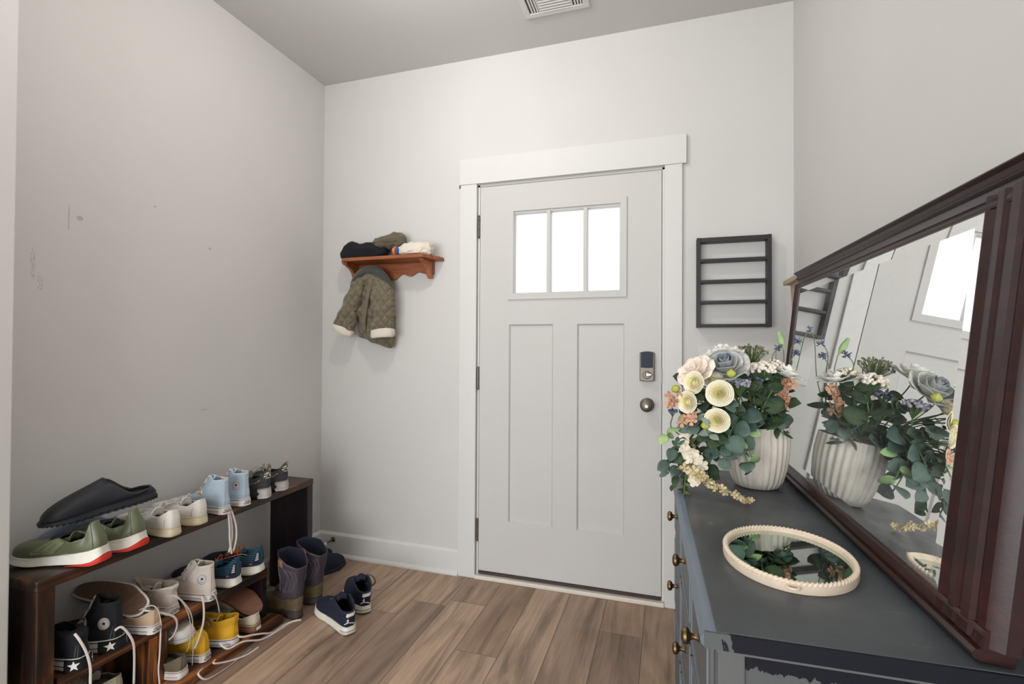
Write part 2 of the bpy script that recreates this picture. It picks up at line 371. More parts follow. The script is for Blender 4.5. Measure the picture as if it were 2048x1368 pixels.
a = NT('olive_quilt'); v = a.coord(); sx = a.n('ShaderNodeSeparateXYZ'); a.l(v, sx.inputs[0])
def quiltline(sgn):
    q = a.math('MULTIPLY', a.math('ADD', sx.outputs[0], a.math('MULTIPLY', sx.outputs[2], sgn*.8)), 22.0)
    fr = a.math('ABSOLUTE', a.math('SUBTRACT', a.math('FRACT', a.math('ADD', q, 50)), .5)); return fr
q1 = quiltline(1); q2 = quiltline(-1)
puff = a.math('MULTIPLY', a.math('SQRT', a.math('SUBTRACT', .5, q1)), a.math('SQRT', a.math('SUBTRACT', .5, q2)))
seam = a.math('MAXIMUM', a.math('GREATER_THAN', q1, .475), a.math('GREATER_THAN', q2, .475)); a.l(a.mix(a.math('MULTIPLY', seam, .45), a.ramp(a.noise(v, 30, 4), [(.3, srgb((100, 92, 72))), (.7, srgb((116, 107, 84)))]), srgb((70, 64, 50))), a.b.inputs['Base Color']); a.b.inputs['Roughness'].default_value = .85; a.b.inputs['Sheen Weight'].default_value = .2
a.bump(a.math('ADD', puff, a.math('MULTIPLY', a.noise(v, 25, 4), .35)), 1.0, .022)
mat('olive_plain', (104, 98, 78), .85, var=.06, vs=20, bump=.5, bs=30, bd=.006)
mat('sherpa', (220, 210, 196), .95, var=.06, vs=120, bump=.9, bs=260, bd=.004, sheen=.4)
mat('cream_knit', (222, 212, 198), .95, var=.05, vs=60, bump=.8, bs=120, bd=.004, sheen=.3)
mat('orange_knit', (224, 122, 50), .9, bump=.6, bs=200, bd=.003); mat('blue_knit', (60, 84, 140), .9, bump=.6, bs=200, bd=.003)
mat('dark_collar', (62, 64, 58), .95, bump=.7, bs=200, bd=.003, sheen=.3)

# ---------------------------------------------------------------- carved wall shelf
t = thing('wall_shelf', 'small brown oak wall shelf with scalloped apron and two brackets, left of the door', 'shelf', (-.5, 0, 1.6))
def at(m, *k, **q): return m.build(*k, **q)
P0 = (-.5, 0, 1.6)
def L(p): return tuple(a-b for a, b in zip(p, P0))
top = [(-.822, -.001), (-.206, -.001), (-.212, -.05), (-.235, -.105), (-.262, -.15), (-.74, -.15), (-.78, -.105), (-.812, -.05)]
MB().prism(top, 1.661, 1.680, lambda a, b, h: L((a, b, h))).build('top_board', 'oak_shelf', t, smooth=False, bevel=.004, seg=3)
n = 40; apr = [(-.752, 1.661), (-.262, 1.661)]
for k in range(n+1):
    u = k/n; X = -.262-.49*u
    z0 = 1.603-.030*math.exp(-((u-.5)/.10)**2)-.012*math.exp(-((u-.28)/.07)**2)-.012*math.exp(-((u-.72)/.07)**2)-.016*math.exp(-(u/.07)**2)-.016*math.exp(-((1-u)/.07)**2)
    z0 += .006*math.cos(u*PI*10)
    apr.append((X, z0))
MB().prism(apr, -.018, -.001, lambda a, b, h: L((a, h, b))).build('apron', 'oak_shelf', t, smooth=False, bevel=.002)
br = [(-.018, 1.661), (-.132, 1.661), (-.134, 1.650), (-.118, 1.640), (-.088, 1.628), (-.066, 1.610), (-.058, 1.592), (-.052, 1.578), (-.036, 1.566), (-.018, 1.566)]
for X in (-.746, -.286):
    MB().prism(br, X-.0, X+.020, lambda a, b, h: L((h, a, b))).build('bracket', 'oak_shelf_end', t, smooth=False, bevel=.003)
MB().lathe([(.006, 0), (.006, .010), (.011, .016), (.010, .022), (0, .024)], 14, L((-.60, -.018, 1.612)), 'y').build('peg', 'oak_shelf_end', t)

def blob(name, label, cat, c, rad, m, seed, amp=.02, fr=14, flat=True, n=40, parent=None, ridge=0, shape=None, zmin=None):
    mb = MB(); R = []; nv = 26
    for i in range(nv+1):
        th = -PI/2+PI*i/nv; ring = []
        for j in range(n):
            ph = 2*PI*j/n
            ct = max(math.cos(th), .001)**.6; sp = lambda q: math.copysign(abs(q)**.72, q)
            d = Vector((sp(math.cos(ph))*ct, sp(math.sin(ph))*ct, math.copysign(abs(math.sin(th))**.8, math.sin(th))))
            p = Vector((d.x*rad[0], d.y*rad[1], d.z*rad[2]))
            if shape: p = shape(p)
            w = p+Vector((seed*7.1, seed*3.3, 0))
            k = noise.noise(w*fr)*amp+noise.noise(w*fr*2.3)*amp*.45
            if ridge: k += ridge*(1-abs(noise.noise(Vector((w.x*fr*.7, w.y*fr, w.z*fr*3)))*3))
            nn = Vector((d.x/rad[0], d.y/rad[1], d.z/rad[2])).normalized()
            p = p+nn*k
            if flat and p.z < -rad[2]*.72: p.z = -rad[2]*.72-(abs(p.z)-rad[2]*.72)*.06
            if zmin is not None: p.z = max(p.z, zmin-c[2])
            ring.append(p)
        R.append(ring)
    mb.rings(R, False, False)
    o = mb.build(name, m, parent, auto=180); o.location = c
    if label: tag(o, label, cat)
    return o
blob('folded_jacket', 'bundled black fleece garment at the left end of the wall shelf', 'clothing', (-.640, -.079, 1.720), (.130, .056, .050), 'black_fleece', 1.0, .022, 16, shape=lambda p: Vector((p.x, p.y, p.z*(1-.30*p.x/.130)+(.008*math.sin(p.x*60) if p.z > 0 else 0))), zmin=1.6805)
blob('knit_scarf', 'rolled olive-brown cloth lying on top of the black bundle', 'clothing', (-.505, -.072, 1.768), (.100, .048, .030), 'olive_knit', 2.0, .012, 34, flat=False, ridge=.005, shape=lambda p: Vector((p.x, p.y, p.z*(1+.5*p.x/.092)+.006*p.x/.09)))
h = thing('knit_hat', 'cream knitted hat with orange and blue edge and pompom on the wall shelf', 'hat', (-.37, -.082, 1.6805))
blob('crown', None, None, (.03, 0, .033), (.085, .050, .034), 'cream_knit', 3.0, .006, 40, parent=h, ridge=.006)
for xx, mm in ((-.072, 'orange_knit'), (-.056, 'blue_knit')):
    R = []
    for xo, k in ((-.010, .80), (-.006, 1.0), (.006, 1.04), (.010, .94)):
        R.append([(xx+xo, math.cos(2*PI*j/28)*.050*k, .028+math.sin(2*PI*j/28)*.027*k+.0012*math.sin(j*5)) for j in range(28)])
    MB().rings(R).build('band', mm, h, auto=180)
blob('pompom', None, None, (.105, -.004, .034), (.034, .036, .034), 'sherpa', 4.0, .010, 60, parent=h, flat=False)

# hanging child's quilted jacket
def ring(c, a, b, n=28, e=.75, nz=.004, seed=0, fr=18, th=0):
    """cross-section in the xy plane turned by th about y (tilted sleeves)"""
    out = []
    for j in range(n):
        q = 2*PI*j/n; X = math.copysign(abs(math.cos(q))**e, math.cos(q))*a; Y = math.copysign(abs(math.sin(q))**e, math.sin(q))*b
        p = Vector((c[0]+X*math.cos(th), c[1]+Y, c[2]+X*math.sin(th)))
        k = noise.noise(Vector((p.x*fr+seed, p.y*fr*.5, p.z*fr*.8)))*nz
        p.y += k*1.6; p.x += k*.6
        out.append(p)
    return out
j0 = (-.60, -.05, 1.40)
t = thing('quilted_jacket', 'small olive quilted jacket with cream sherpa cuffs hanging under the wall shelf', 'jacket', j0)
def J(R): return [[p-Vector(j0) for p in r] for r in R]
def dense(secs, k=4):
    A = [list(c)+[a, b, th] for c, a, b, th in secs]; return spl(A, k)
def loft(secs, name, m, seed, nz=.006, capped=(True, True), e=.8, parent=t, k=5):
    R = [ring(q[:3], q[3], q[4], 32, e, nz, seed, 22, q[5]) for q in dense(secs, k)]
    return MB().rings(J(R), *capped).build(name, m, parent, auto=180)
loft([((-.600, -.062, 1.606), .035, .030, 0), ((-.600, -.060, 1.585), .085, .040, 0), ((-.606, -.056, 1.54), .120, .042, 0), ((-.606, -.053, 1.46), .127, .040, 0), ((-.598, -.050, 1.36), .122, .038, .05), ((-.596, -.048, 1.27), .120, .036, -.25), ((-.598, -.046, 1.232), .116, .030, -.30), ((-.600, -.046, 1.222), .100, .016, -.30)], 'body', 'olive_quilt', 1, .016)
loft([((-.655, -.085, 1.575), .030, .018, .3), ((-.680, -.092, 1.54), .055, .030, .3), ((-.705, -.098, 1.47), .060, .034, .25), ((-.735, -.098, 1.38), .060, .034, .25), ((-.765, -.096, 1.305), .060, .030, -.35), ((-.770, -.096, 1.290), .054, .024, -.35)], 'sleeve', 'olive_quilt', 2, .012)
loft([((-.565, -.085, 1.58), .035, .018, -.3), ((-.535, -.092, 1.545), .062, .032, -.3), ((-.520, -.098, 1.47), .066, .036, 0), ((-.518, -.100, 1.38), .064, .035, 0), ((-.522, -.098, 1.300), .062, .033, 0), ((-.522, -.098, 1.285), .056, .027, 0)], 'sleeve', 'olive_quilt', 3, .012)
loft([((-.762, -.096, 1.312), .050, .024, -.38), ((-.766, -.096, 1.306), .062, .033, -.38), ((-.772, -.096, 1.284), .063, .034, -.38), ((-.776, -.096, 1.272), .052, .026, -.38), ((-.770, -.096, 1.285), .030, .016, -.38)], 'cuff', 'sherpa', 4, .004)
loft([((-.522, -.098, 1.300), .054, .026, 0), ((-.522, -.098, 1.292), .068, .038, 0), ((-.522, -.098, 1.262), .069, .039, 0.04), ((-.522, -.098, 1.248), .058, .030, .06), ((-.522, -.098, 1.262), .030, .016, 0)], 'cuff', 'sherpa', 5, .004)
loft([((-.585, -.100, 1.582), .010, .010, 0), ((-.595, -.104, 1.53), .013, .010, 0), ((-.612, -.106, 1.45), .012, .009, 0), ((-.630, -.104, 1.36), .011, .009, 0), ((-.640, -.090, 1.28), .010, .008, 0)], 'front_edge', 'olive_plain', 8, .003)
cp = spl([(-.735, -.075, 1.495), (-.715, -.085, 1.555), (-.665, -.092, 1.602), (-.600, -.095, 1.618), (-.545, -.092, 1.600), (-.500, -.085, 1.545), (-.480, -.072, 1.480)], 6)
MB().tube([tuple(a-b for a, b in zip(p, j0)) for p in cp], .016, 10, .022, lambda q: .45+.75*math.sin(PI*min(max(q, .03), .97))**.7).build('collar', 'dark_collar', t, auto=180)
MB().lathe([(.005, 0), (.0055, .002), (.003, .003), (0, .003)], 12, (-.115, -.048, .130), 'y').build('snap_button', 'brushed_nickel', t)

# ---------------------------------------------------------------- dark framed wall rack
t = thing('display_rack', 'empty dark wood display rack with four shelves on the wall right of the door', 'rack', (1.219, 0, 1.294))
d = .055; w = .1525; hh = .403; th = .017
MB().box(-w, -w+th, -d, -.001, 0, hh).build('side_board', 'espresso_wood', t, smooth=False, bevel=.0012)
MB().box(w-th, w, -d, -.001, 0, hh).build('side_board', 'espresso_wood', t, smooth=False, bevel=.0012)
MB().box(-w+th, w-th, -d, -.001, hh-.020, hh-.001).build('top_board', 'espresso_wood', t, smooth=False, bevel=.0012)
for zz in (0, .105, .198, .293):
    MB().box(-w+th, w-th, -d+.001, -.001, zz+.001, zz+.014).build('shelf', 'espresso_wood', t, smooth=False, bevel=.0012)
# switch plate (four gang), partly behind the flowers
t = thing('switch_plate', 'wide white light switch plate on the wall under the dark rack', 'switch', (1.235, 0, 1.148))
MB().box(-.160, .160, -.007, 0, -.063, .063).build('plate', 'trim_paint', t, smooth=False, bevel=.003)
for k in range(4):
    MB().box(-.120+k*.0650-.0175+.02, -.120+k*.0650+.0175+.02, -.011, -.006, -.034, .034).build('rocker', 'trim_paint', t, smooth=False, bevel=.0015)
# beige ledge on the right wall, mostly behind the mirror
t = thing('wall_ledge', 'beige wooden ledge with bracket in the corner behind the big mirror', 'shelf', (XR, -.30, 1.46))
MB().box(-.072, 0, -.17, .15, -.001, .017).build('ledge_board', 'beige_wood', t, smooth=False, bevel=.002)
MB().prism([(0, -.001), (-.052, -.001), (-.046, -.10), (0, -.115)], -.14, .12, lambda a, b, h: (a, h, b)).build('bracket', 'beige_wood', t, smooth=False, bevel=.002)

# ---------------------------------------------------------------- bench and shoe rack on the left
yw = .0205
t = thing('bench', 'long scorched brown wooden bench holding shoes along the left wall', 'bench', (-.733, -.371, 0), (0, 0, yw))
MB().box(-.228, 0, -1.147, 0, .514, .545).build('top_board', 'burnt_wood_long', t, smooth=False, bevel=.004, seg=2)
MB().box(-.226, -.003, -.038, -.001, .0, .514).build('leg', 'burnt_wood_dark', t, smooth=False, bevel=.003)
MB().box(-.226, -.003, -1.144, -1.10, .0, .514).build('leg', 'burnt_wood_upright', t, smooth=False, bevel=.003)
t = thing('shoe_rack', 'low scorched wooden shoe rack tucked under the bench', 'shoe rack', (-.708, -.690, 0), (0, 0, -.028))
MB().box(-.235, 0, -.765, 0, .206, .240).build('top_board', 'burnt_wood_long', t, smooth=False, bevel=.003)
MB().box(-.232, -.002, -.032, -.002, .035, .206).build('leg', 'burnt_wood_dark', t, smooth=False, bevel=.003)
MB().box(-.232, -.002, -.470, -.440, .035, .206).build('leg', 'burnt_wood_upright', t, smooth=False, bevel=.003)
MB().box(-.232, -.002, -.502, -.4725, .035, .206).build('leg', 'burnt_wood_upright', t, smooth=False, bevel=.003)
MB().box(-.235, .062, -.765, .028, .001, .035).build('bottom_board', 'burnt_wood_long', t, smooth=False, bevel=.003)
# ---------------------------------------------------------------- dresser
a = NT('dresser_top_paint'); v = a.coord(); base = a.ramp(a.noise(v, 5, 5), [(.3, srgb((58, 62, 66))), (.55, srgb((68, 73, 77))), (.75, srgb((78, 82, 84)))])
scr = a.noise(a.coord((2, 7, 1), rot=(0, 0, .6)), 6, 6, .7, .6)
col = a.mix(a.math('MULTIPLY', a.math('GREATER_THAN', scr, .66), .25), base, srgb((150, 148, 142)))
vo = a.n('ShaderNodeTexVoronoi', i_Scale=16.0); a.l(v, vo.inputs['Vector'])
wnn = a.n('ShaderNodeTexWhiteNoise', noise_dimensions='3D'); a.l(vo.outputs['Position'], wnn.inputs['Vector'])
spk = a.math('MULTIPLY', a.math('LESS_THAN', vo.outputs['Distance'], .045), a.math('GREATER_THAN', wnn.outputs['Value'], .72))
col = a.mix(a.math('MULTIPLY', spk, .7), col, srgb((205, 208, 208)))
a.l(col, a.b.inputs['Base Color']); a.l(a.ramp(a.noise(v, 9, 4), [(.3, (.32,)*3), (.7, (.5,)*3)]), a.b.inputs['Roughness'])
a.bump(a.noise(a.coord((8, 60, 8)), 3, 4), .12, .001)
mat('dresser_edge_paint', (96, 108, 120), .38, var=.06, vs=12)
mat('dresser_body_paint', (88, 90, 89), .5, var=.06, vs=6, bump=.1, bs=60)
def brushed(name, zcut, amp):   # grey paint over a dark blue first coat, ragged brush edge
    a = NT(name); v = a.coord(); s = a.n('ShaderNodeSeparateXYZ'); a.l(v, s.inputs[0])
    n = a.noise(a.coord((9, 9, 3)), 5, 6, .65, .4)
    e = a.math('ADD', s.outputs[2], a.math('MULTIPLY', a.math('SUBTRACT', n, .5), amp))
    xl = a.math('GREATER_THAN', a.math('ADD', s.outputs[0], a.math('MULTIPLY', a.math('SUBTRACT', n, .5), .08)), .040)
    e = a.math('ADD', e, a.math('MULTIPLY', s.outputs[0], .05))
    f = a.math('MULTIPLY', a.math('GREATER_THAN', e, zcut), xl)
    a.l(a.mix(f, srgb((86, 89, 89)), srgb((20, 22, 31))), a.b.inputs['Base Color']); a.b.inputs['Roughness'].default_value = .6; a.b.inputs['Specular IOR Level'].default_value = .2
brushed('side_panel_paint', .754, .045)
mat('antique_brass', (112, 94, 68), .42, 1, var=.18, vs=60)
DR = thing('dresser', 'dark grey painted dresser with brass knobs along the right wall', 'dresser', (.950, -.675, 0), (0, 0, .037))
D = DR
b = MB(); Lg = -1.010; zt = .800; TH = .024
# top slab: the front edge is a wide rounded bevel in lighter blue paint
b.cur = 0
prof = [(0.020, 0, 1), (.010, -.002, 1), (.003, -.009, 1), (0, -.018, 1), (.004, -.027, 1), (.004, -.030, 0)]
b.box(.021, .470, Lg+.004, -.002, zt-TH, zt); o = b.build('top_board', 'dresser_top_paint', D, smooth=False, bevel=.002)
b = MB().prism([(.0215, zt-TH), (.0215, zt), (.012, zt-.0015), (.004, zt-.006), (0, zt-.012), (.001, zt-.019), (.006, zt-TH)], Lg+.003, 0, lambda p, q, h: (p, h, q)); b.build('front_edge', 'dresser_edge_paint', D, auto=35)
b = MB().box(.006, .470, Lg, Lg+.004, zt-TH, zt-.001); b.build('end_edge', 'side_panel_paint', D, smooth=False)
MB().box(.022, .465, Lg+.001, Lg+.016, zt-TH-.0035, zt-TH-.0005).build('under_bead', 'dresser_body_paint', D, smooth=False)
MB().box(.022, .460, Lg+.014, Lg+.030, .10, zt-TH).build('side_panel', 'side_panel_paint', D, smooth=False)
for x0_, x1_ in ((.024, .060), (.425, .460)): MB().box(x0_, x1_, Lg+.009, Lg+.015, .10, zt-TH-.001).build('side_stile', 'dresser_body_paint', D, smooth=False, bevel=.002)
MB().box(.0305, .460, Lg+.0305, -.014, .10, zt-TH-.001).build('body', 'dresser_body_paint', D, smooth=False)
for (xx, yy) in ((.045, Lg+.03), (.045, -.07), (.42, Lg+.03), (.42, -.07)):
    MB().lathe([(.012, 0), (.02, .05), (.024, .099)], 12, (xx+.012, yy+.02, 0)).build('leg', 'dresser_body_paint', D)
for z0, z1 in ((.600, .768), (.365, .585), (.115, .350)):
    for k in range(3):
        y1 = -.020-k*.3230; y0 = y1-.310
        o = MB().box(.016, .030, y0, y1, z0, z1).build('drawer', 'dresser_body_paint', D, smooth=False, bevel=.005, seg=3)
        m = MB()
        for (A0, A1, B0, B1) in ((y0+.012, y1-.012, z0+.012, z0+.018), (y0+.012, y1-.012, z1-.018, z1-.012), (y0+.012, y0+.018, z0+.012, z1-.012), (y1-.018, y1-.012, z0+.012, z1-.012)):
            m.box(.0135, .0165, A0, A1, B0, B1)
        m.build('bead', mat('dresser_bead_paint', (112, 122, 130), .35), o, smooth=False)
        if z0 < .3: continue
        zc = .693 if z0 > .5 else .485
        MB().lathe([(.0085, 0), (.006, .003), (.0045, .008), (.006, .013), (.0115, .016), (.0145, .021), (.0135, .026), (.008, .029), (0, .0295)], 20, (.0145, (y0+y1)/2-.01, zc), 'z').build('knob', 'antique_brass', o)
for o in [q for q in COL.objects if q.name.startswith('knob') and q.parent and q.parent.name.startswith('drawer')]:
    # turn the lathe from +z to -x about its own foot
    me = o.data; c = None
    zs = min(v.co.z for v in me.vertices); cx = .0145; cy = sum(v.co.y for v in me.vertices)/len(me.vertices)
    for v in me.vertices:
        dx, dz = v.co.x-cx, v.co.z-zs
        v.co.x = cx-dz; v.co.z = zs+dx

# ---------------------------------------------------------------- big framed mirror
wood('mahogany', (24, 9, 10), (38, 13, 13), (58, 22, 19), .30, 1, 1.0, (.3, .5, .72)); MATS['mahogany'].node_tree.nodes['Principled BSDF'].inputs['Coat Weight'].default_value = .0
wood('mahogany_upright', (26, 10, 12), (40, 14, 14), (62, 23, 20), .42, 1, 1.0, (.3, .5, .72)); MATS['mahogany_upright'].node_tree.nodes['Principled BSDF'].inputs['Coat Weight'].default_value = .0
a = NT('mirror_glass'); a.b.inputs['Metallic'].default_value = 1; a.b.inputs['Base Color'].default_value = (.90, .92, .91, 1)
v = a.coord((6, 2, 6)); a.b.inputs['Roughness'].default_value = .008
sm = a.noise(v, 1.4, 6, .65, .5)
df = a.n('ShaderNodeBsdfDiffuse'); df.inputs['Color'].default_value = (.75, .76, .76, 1)
mx = a.n('ShaderNodeMixShader'); a.l(a.ramp(sm, [(.48, (0.02,)*3), (.72, (.16,)*3)]), mx.inputs[0])
a.l(a.b.outputs[0], mx.inputs[1]); a.l(df.outputs[0], mx.inputs[2]); a.l(mx.outputs[0], a.t.nodes['Material Output'].inputs[0])
MW = 1.108; MH = .647
mr = thing('framed_mirror', 'large dark red wood framed mirror leaning on the dresser against the wall', 'mirror')
Av = Vector((.031, -1, 0)).normalized(); Uv = Vector((.108, .0, 1)); Uv = (Uv-Av*Uv.dot(Av)).normalized(); Nv = Av.cross(Uv).normalized()
if Nv.x > 0: Nv = -Nv
# local axes: x = outward normal, y = -(along), z = up the glass
mr.matrix_world = Matrix(((Nv.x, -Av.x, Uv.x, 1.2975), (Nv.y, -Av.y, Uv.y, -.558), (Nv.z, -Av.z, Uv.z, .8035), (0, 0, 0, 1)))
FN, NN, BR, TR = .052, .115, .040, .050
# cross-sections as (u across the member, n out from glass plane)
def rail(name, prof, y0, y1, m='mahogany'):
    return MB().prism(prof, y0, y1, lambda p, q, h: (q, h, p)).build(name, m, mr, auto=22)
rail('bottom_rail', [(0, -.024), (0, .013), (.003, .020), (.009, .022), (.014, .018), (.016, .011), (.030, .009), (.033, .013), (.034, .0145), (.038, .0135), (BR, .0115), (BR, -.024)], -.012, -MW+.008)
zt_ = MH
rail('top_rail', [(zt_-TR, -.024), (zt_-TR, .0115), (zt_-TR+.004, .0135), (zt_-TR+.012, .011), (zt_-TR+.016, .008), (zt_-TR+.030, .010), (zt_-TR+.036, .016), (zt_-.020, .018), (zt_-.016, .012), (zt_-.006, .018), (zt_-.002, .026), (zt_, .026), (zt_, -.024)], -.026, -MW+.016)
def stile(name, prof, z0, z1):
    return MB().prism(prof, z0, z1, lambda p, q, h: (q, -p, h)).build(name, 'mahogany_upright', mr, auto=22)
stile('stile', [(0, -.024), (0, .006), (.004, .012), (.011, .014), (.017, .010), (.027, .010), (.032, .013), (.038, .016), (.043, .013), (FN, .0115), (FN, -.024)], .0, zt_-.035)
A0 = MW-NN
stile('stile', [(A0, -.024), (A0, .0115), (A0+.005, .013), (A0+.012, .010), (A0+.020, .008), (A0+.026, .012), (A0+.032, .014), (A0+.044, .014), (A0+.049, .010), (A0+.055, .010), (A0+.061, .014), (A0+.078, .014), (A0+.083, .009), (A0+.089, .009), (A0+.094, .012), (A0+.103, .009), (A0+.110, .002), (A0+.115, -.008), (A0+.115, -.024)], .018, zt_-.030)
MB().box(-.022, -.012, -FN+.01, -MW+NN-.01, BR-.01, zt_-TR+.01).build('back_board', 'espresso_wood', mr, smooth=False)
# bevelled glass
gy0, gy1, gz0, gz1 = -FN+.002, -MW+NN-.002, BR-.002, zt_-TR+.002
bw = .022; tl = .0011
gx = .011; O = [(gx-.0002-tl, gy0, gz0), (gx-.0002-tl, gy1, gz0), (gx-.0002-tl, gy1, gz1), (gx-.0002-tl, gy0, gz1)]; I = [(gx, gy0-bw, gz0+bw), (gx, gy1+bw, gz0+bw), (gx, gy1+bw, gz1-bw), (gx, gy0-bw, gz1-bw)]
m = MB().add(O+I+[(-.008, p[1], p[2]) for p in O], [(0, 1, 5, 4), (1, 2, 6, 5), (2, 3, 7, 6), (3, 0, 4, 7), (4, 5, 6, 7), (8, 9, 1, 0), (9, 10, 2, 1), (10, 11, 3, 2), (11, 8, 0, 3), (11, 10, 9, 8)])
m.build('glass', 'mirror_glass', mr, smooth=False)

# ---------------------------------------------------------------- oval hand mirror lying on the dresser
om = thing('oval_mirror', 'oval mirror with cream rope-edged frame lying flat on the dresser', 'mirror', (1.157, -1.388, .8005), (0, 0, math.radians(-4)))
ra, rb = .110, .138
def oval(k, z, n=96): return [(ra*math.cos(2*PI*j/n)+k*math.cos(2*PI*j/n), rb*math.sin(2*PI*j/n)+k*math.sin(2*PI*j/n), z) for j in range(n)]
mat('cream_paint', (226, 208, 186), .45, var=.05, vs=40)
MB().rings([oval(-.008, 0), oval(0, 0), oval(.001, .004), oval(.0005, .0150), oval(-.003, .0158), oval(-.008, .0150), oval(-.009, .010), oval(-.008, 0)], False, False).build('rim', 'cream_paint', om, auto=50)
N = 1600; R = []
for j in range(760):
    q = 2*PI*j/760; c = Vector(((ra-.0035)*math.cos(q), (rb-.0035)*math.sin(q), .0155)); nn = Vector((rb*math.cos(q), ra*math.sin(q), 0)).normalized()
    tw = q*44; R.append([c+nn*(.0040*(1+.30*math.cos(2*(al-tw)))*math.cos(al))+Vector((0, 0, .0038*(1+.30*math.cos(2*(al-tw)))*math.sin(al))) for al in [2*PI*i/10 for i in range(10)]])
R.append(R[0]); MB().rings(R, False, False).build('rope_edge', 'cream_paint', om, auto=180)
b = MB(); b.rings([oval(-.0085, .006), oval(-.0085, .010), ], True, True); b.build('glass', mat('oval_glass', (196, 204, 196), .02, 1), om, auto=30)
lp = [(-.010+.009*math.cos(2*PI*j/24), -rb-.006+.0075*math.sin(2*PI*j/24), .012) for j in range(24)]
MB().tube(lp, .0022, 8, closed=True).build('hanging_loop', 'cream_paint', om)

# ---------------------------------------------------------------- vase
a = NT('ribbed_ceramic'); v = a.coord(); sx_ = a.n('ShaderNodeSeparateXYZ'); a.l(v, sx_.inputs[0])
col = a.ramp(a.noise(a.coord((6, 6, 2)), 8, 5), [(.3, srgb((186, 177, 164))), (.7, srgb((208, 201, 190)))]); a.l(col, a.b.inputs['Base Color']); a.b.inputs['Roughness'].default_value = .7; a.bump(a.noise(v, 120, 4), .2, .001)
vs = thing('vase', 'cream ribbed ceramic vase at the far end of the dresser', 'vase', (1.190, -.842, .8005))
vprof = [(.0, 0), (.048, 0), (.057, .004), (.068, .022), (.077, .055), (.083, .095), (.0855, .130), (.085, .158), (.084, .174), (.0825, .1765), (.0805, .174), (.0805, .15), (.075, .11), (.06, .05), (0, .04)]
MB().lathe(vprof, 224, rib=(.020, 28), cap=(False, False)).build('body', 'ribbed_ceramic', vs, auto=60)
MB().lathe([(0, .134), (.0735, .136)], 40, cap=(False, False)).build('filler_moss', mat('moss', (44, 50, 34), .95, var=.4, vs=80, bump=1, bs=120, bd=.006), vs)
# ---------------------------------------------------------------- flower arrangement
def two(name, c1, c2, rough=.7, sc=12, fac=(.35, .65), **k):
    a = NT(name); v = a.coord(); a.l(a.ramp(a.noise(v, sc, 4), [(fac[0], srgb(c1)), (fac[1], srgb(c2))]), a.b.inputs['Base Color'])
    a.b.inputs['Roughness'].default_value = rough; a.b.inputs['Subsurface Weight'].default_value = 0; a.b.inputs['Specular IOR Level'].default_value = .3
    return a.m
two('petal_cream', (232, 224, 192), (240, 234, 212)); two('petal_white', (226, 224, 216), (238, 235, 228)); two('petal_peach', (238, 218, 200), (242, 232, 220))
two('petal_blue', (104, 114, 124), (172, 174, 172), sc=24); two('petal_grey', (140, 148, 152), (208, 206, 198), sc=22); two('petal_yellow', (228, 214, 152), (238, 226, 180)); two('petal_orange', (186, 132, 102), (208, 164, 134)); two('petal_gold', (196, 176, 130), (222, 208, 172), sc=40)
two('petal_ivory', (222, 212, 190), (236, 228, 210), sc=30); two('center_green', (140, 150, 60), (196, 196, 96), sc=60)
two('leaf_teal', (60, 82, 74), (102, 122, 110), sc=14); two('leaf_dark', (36, 56, 40), (70, 88, 60), sc=14); two('leaf_light', (130, 160, 110), (168, 192, 134), sc=20); two('leaf_sage', (120, 138, 130), (150, 164, 156), sc=20)
two('stem_green', (74, 100, 58), (98, 120, 72), sc=20); two('berry_white', (226, 216, 202), (240, 232, 220), sc=60); two('berry_blue', (62, 72, 104), (96, 104, 132), sc=60); two('berry_grey', (130, 130, 146), (172, 172, 180), sc=60); two('seed_green', (96, 100, 66), (128, 128, 92), sc=60)
VC = Vector((1.190, -.842, .0)); MOUTH = .970
CAMV = Vector((.943, -2.438, 1.197))
def frame(d):
    d = Vector(d).normalized(); x = d.cross(Vector((0, 0, 1)));
    if x.length < .1: x = Vector((1, 0, 0))
    x.normalize(); y = d.cross(x).normalized(); return Matrix((x, y, d)).transposed()
def petal(m, F, o, phi, hw, rk, hk, open_=0.0, curl=.0, tip=.0, wav=.0, seed=0, nu=7, nv=6, rnd=False):
    V = []
    for i in range(nv):
        v = i/(nv-1)
        for j in range(nu):
            u = -1+2*j/(nu-1); wid = math.sin(PI*(.22+.40*v))**.6 if rnd else math.sin(PI*min(.98, .25+.62*v))**.8
            az = phi+u*hw*wid; rr = rk*(math.sin(v*PI*.5)**.75)*(1-.05*u*u)+open_*rk*v*v+curl*rk*max(0, v-.7)
            z = hk*(v**1.25)*(1-tip*u*u*v)-curl*hk*max(0, v-.75)*.8 + wav*rk*math.sin(u*5+seed)*v
            p = F@Vector((rr*math.cos(az), rr*math.sin(az), z)); V.append(p+o)
    f = [(i*nu+j, i*nu+j+1, (i+1)*nu+j+1, (i+1)*nu+j) for i in range(nv-1) for j in range(nu-1)]
    m.add(V, f)
def stempath(P, d, off=(0, 0)):
    P = Vector(P); d = Vector(d).normalized(); e = Vector((VC.x+off[0], VC.y+off[1], MOUTH-.03))
    a1 = P-d*.03; a2 = P-d*.06+(e-P)*.25+Vector((0, 0, .015)); up = e+Vector(((P.x-e.x)*.25, (P.y-e.y)*.25, .05))
    return spl([P, a1, a2, up, e], 7)
def put(root, P):
    P = Vector(P); root.location = P; return P
def lodge(pts, P): return [tuple(Vector(q)-P) for q in pts]
RND = random.Random(5)
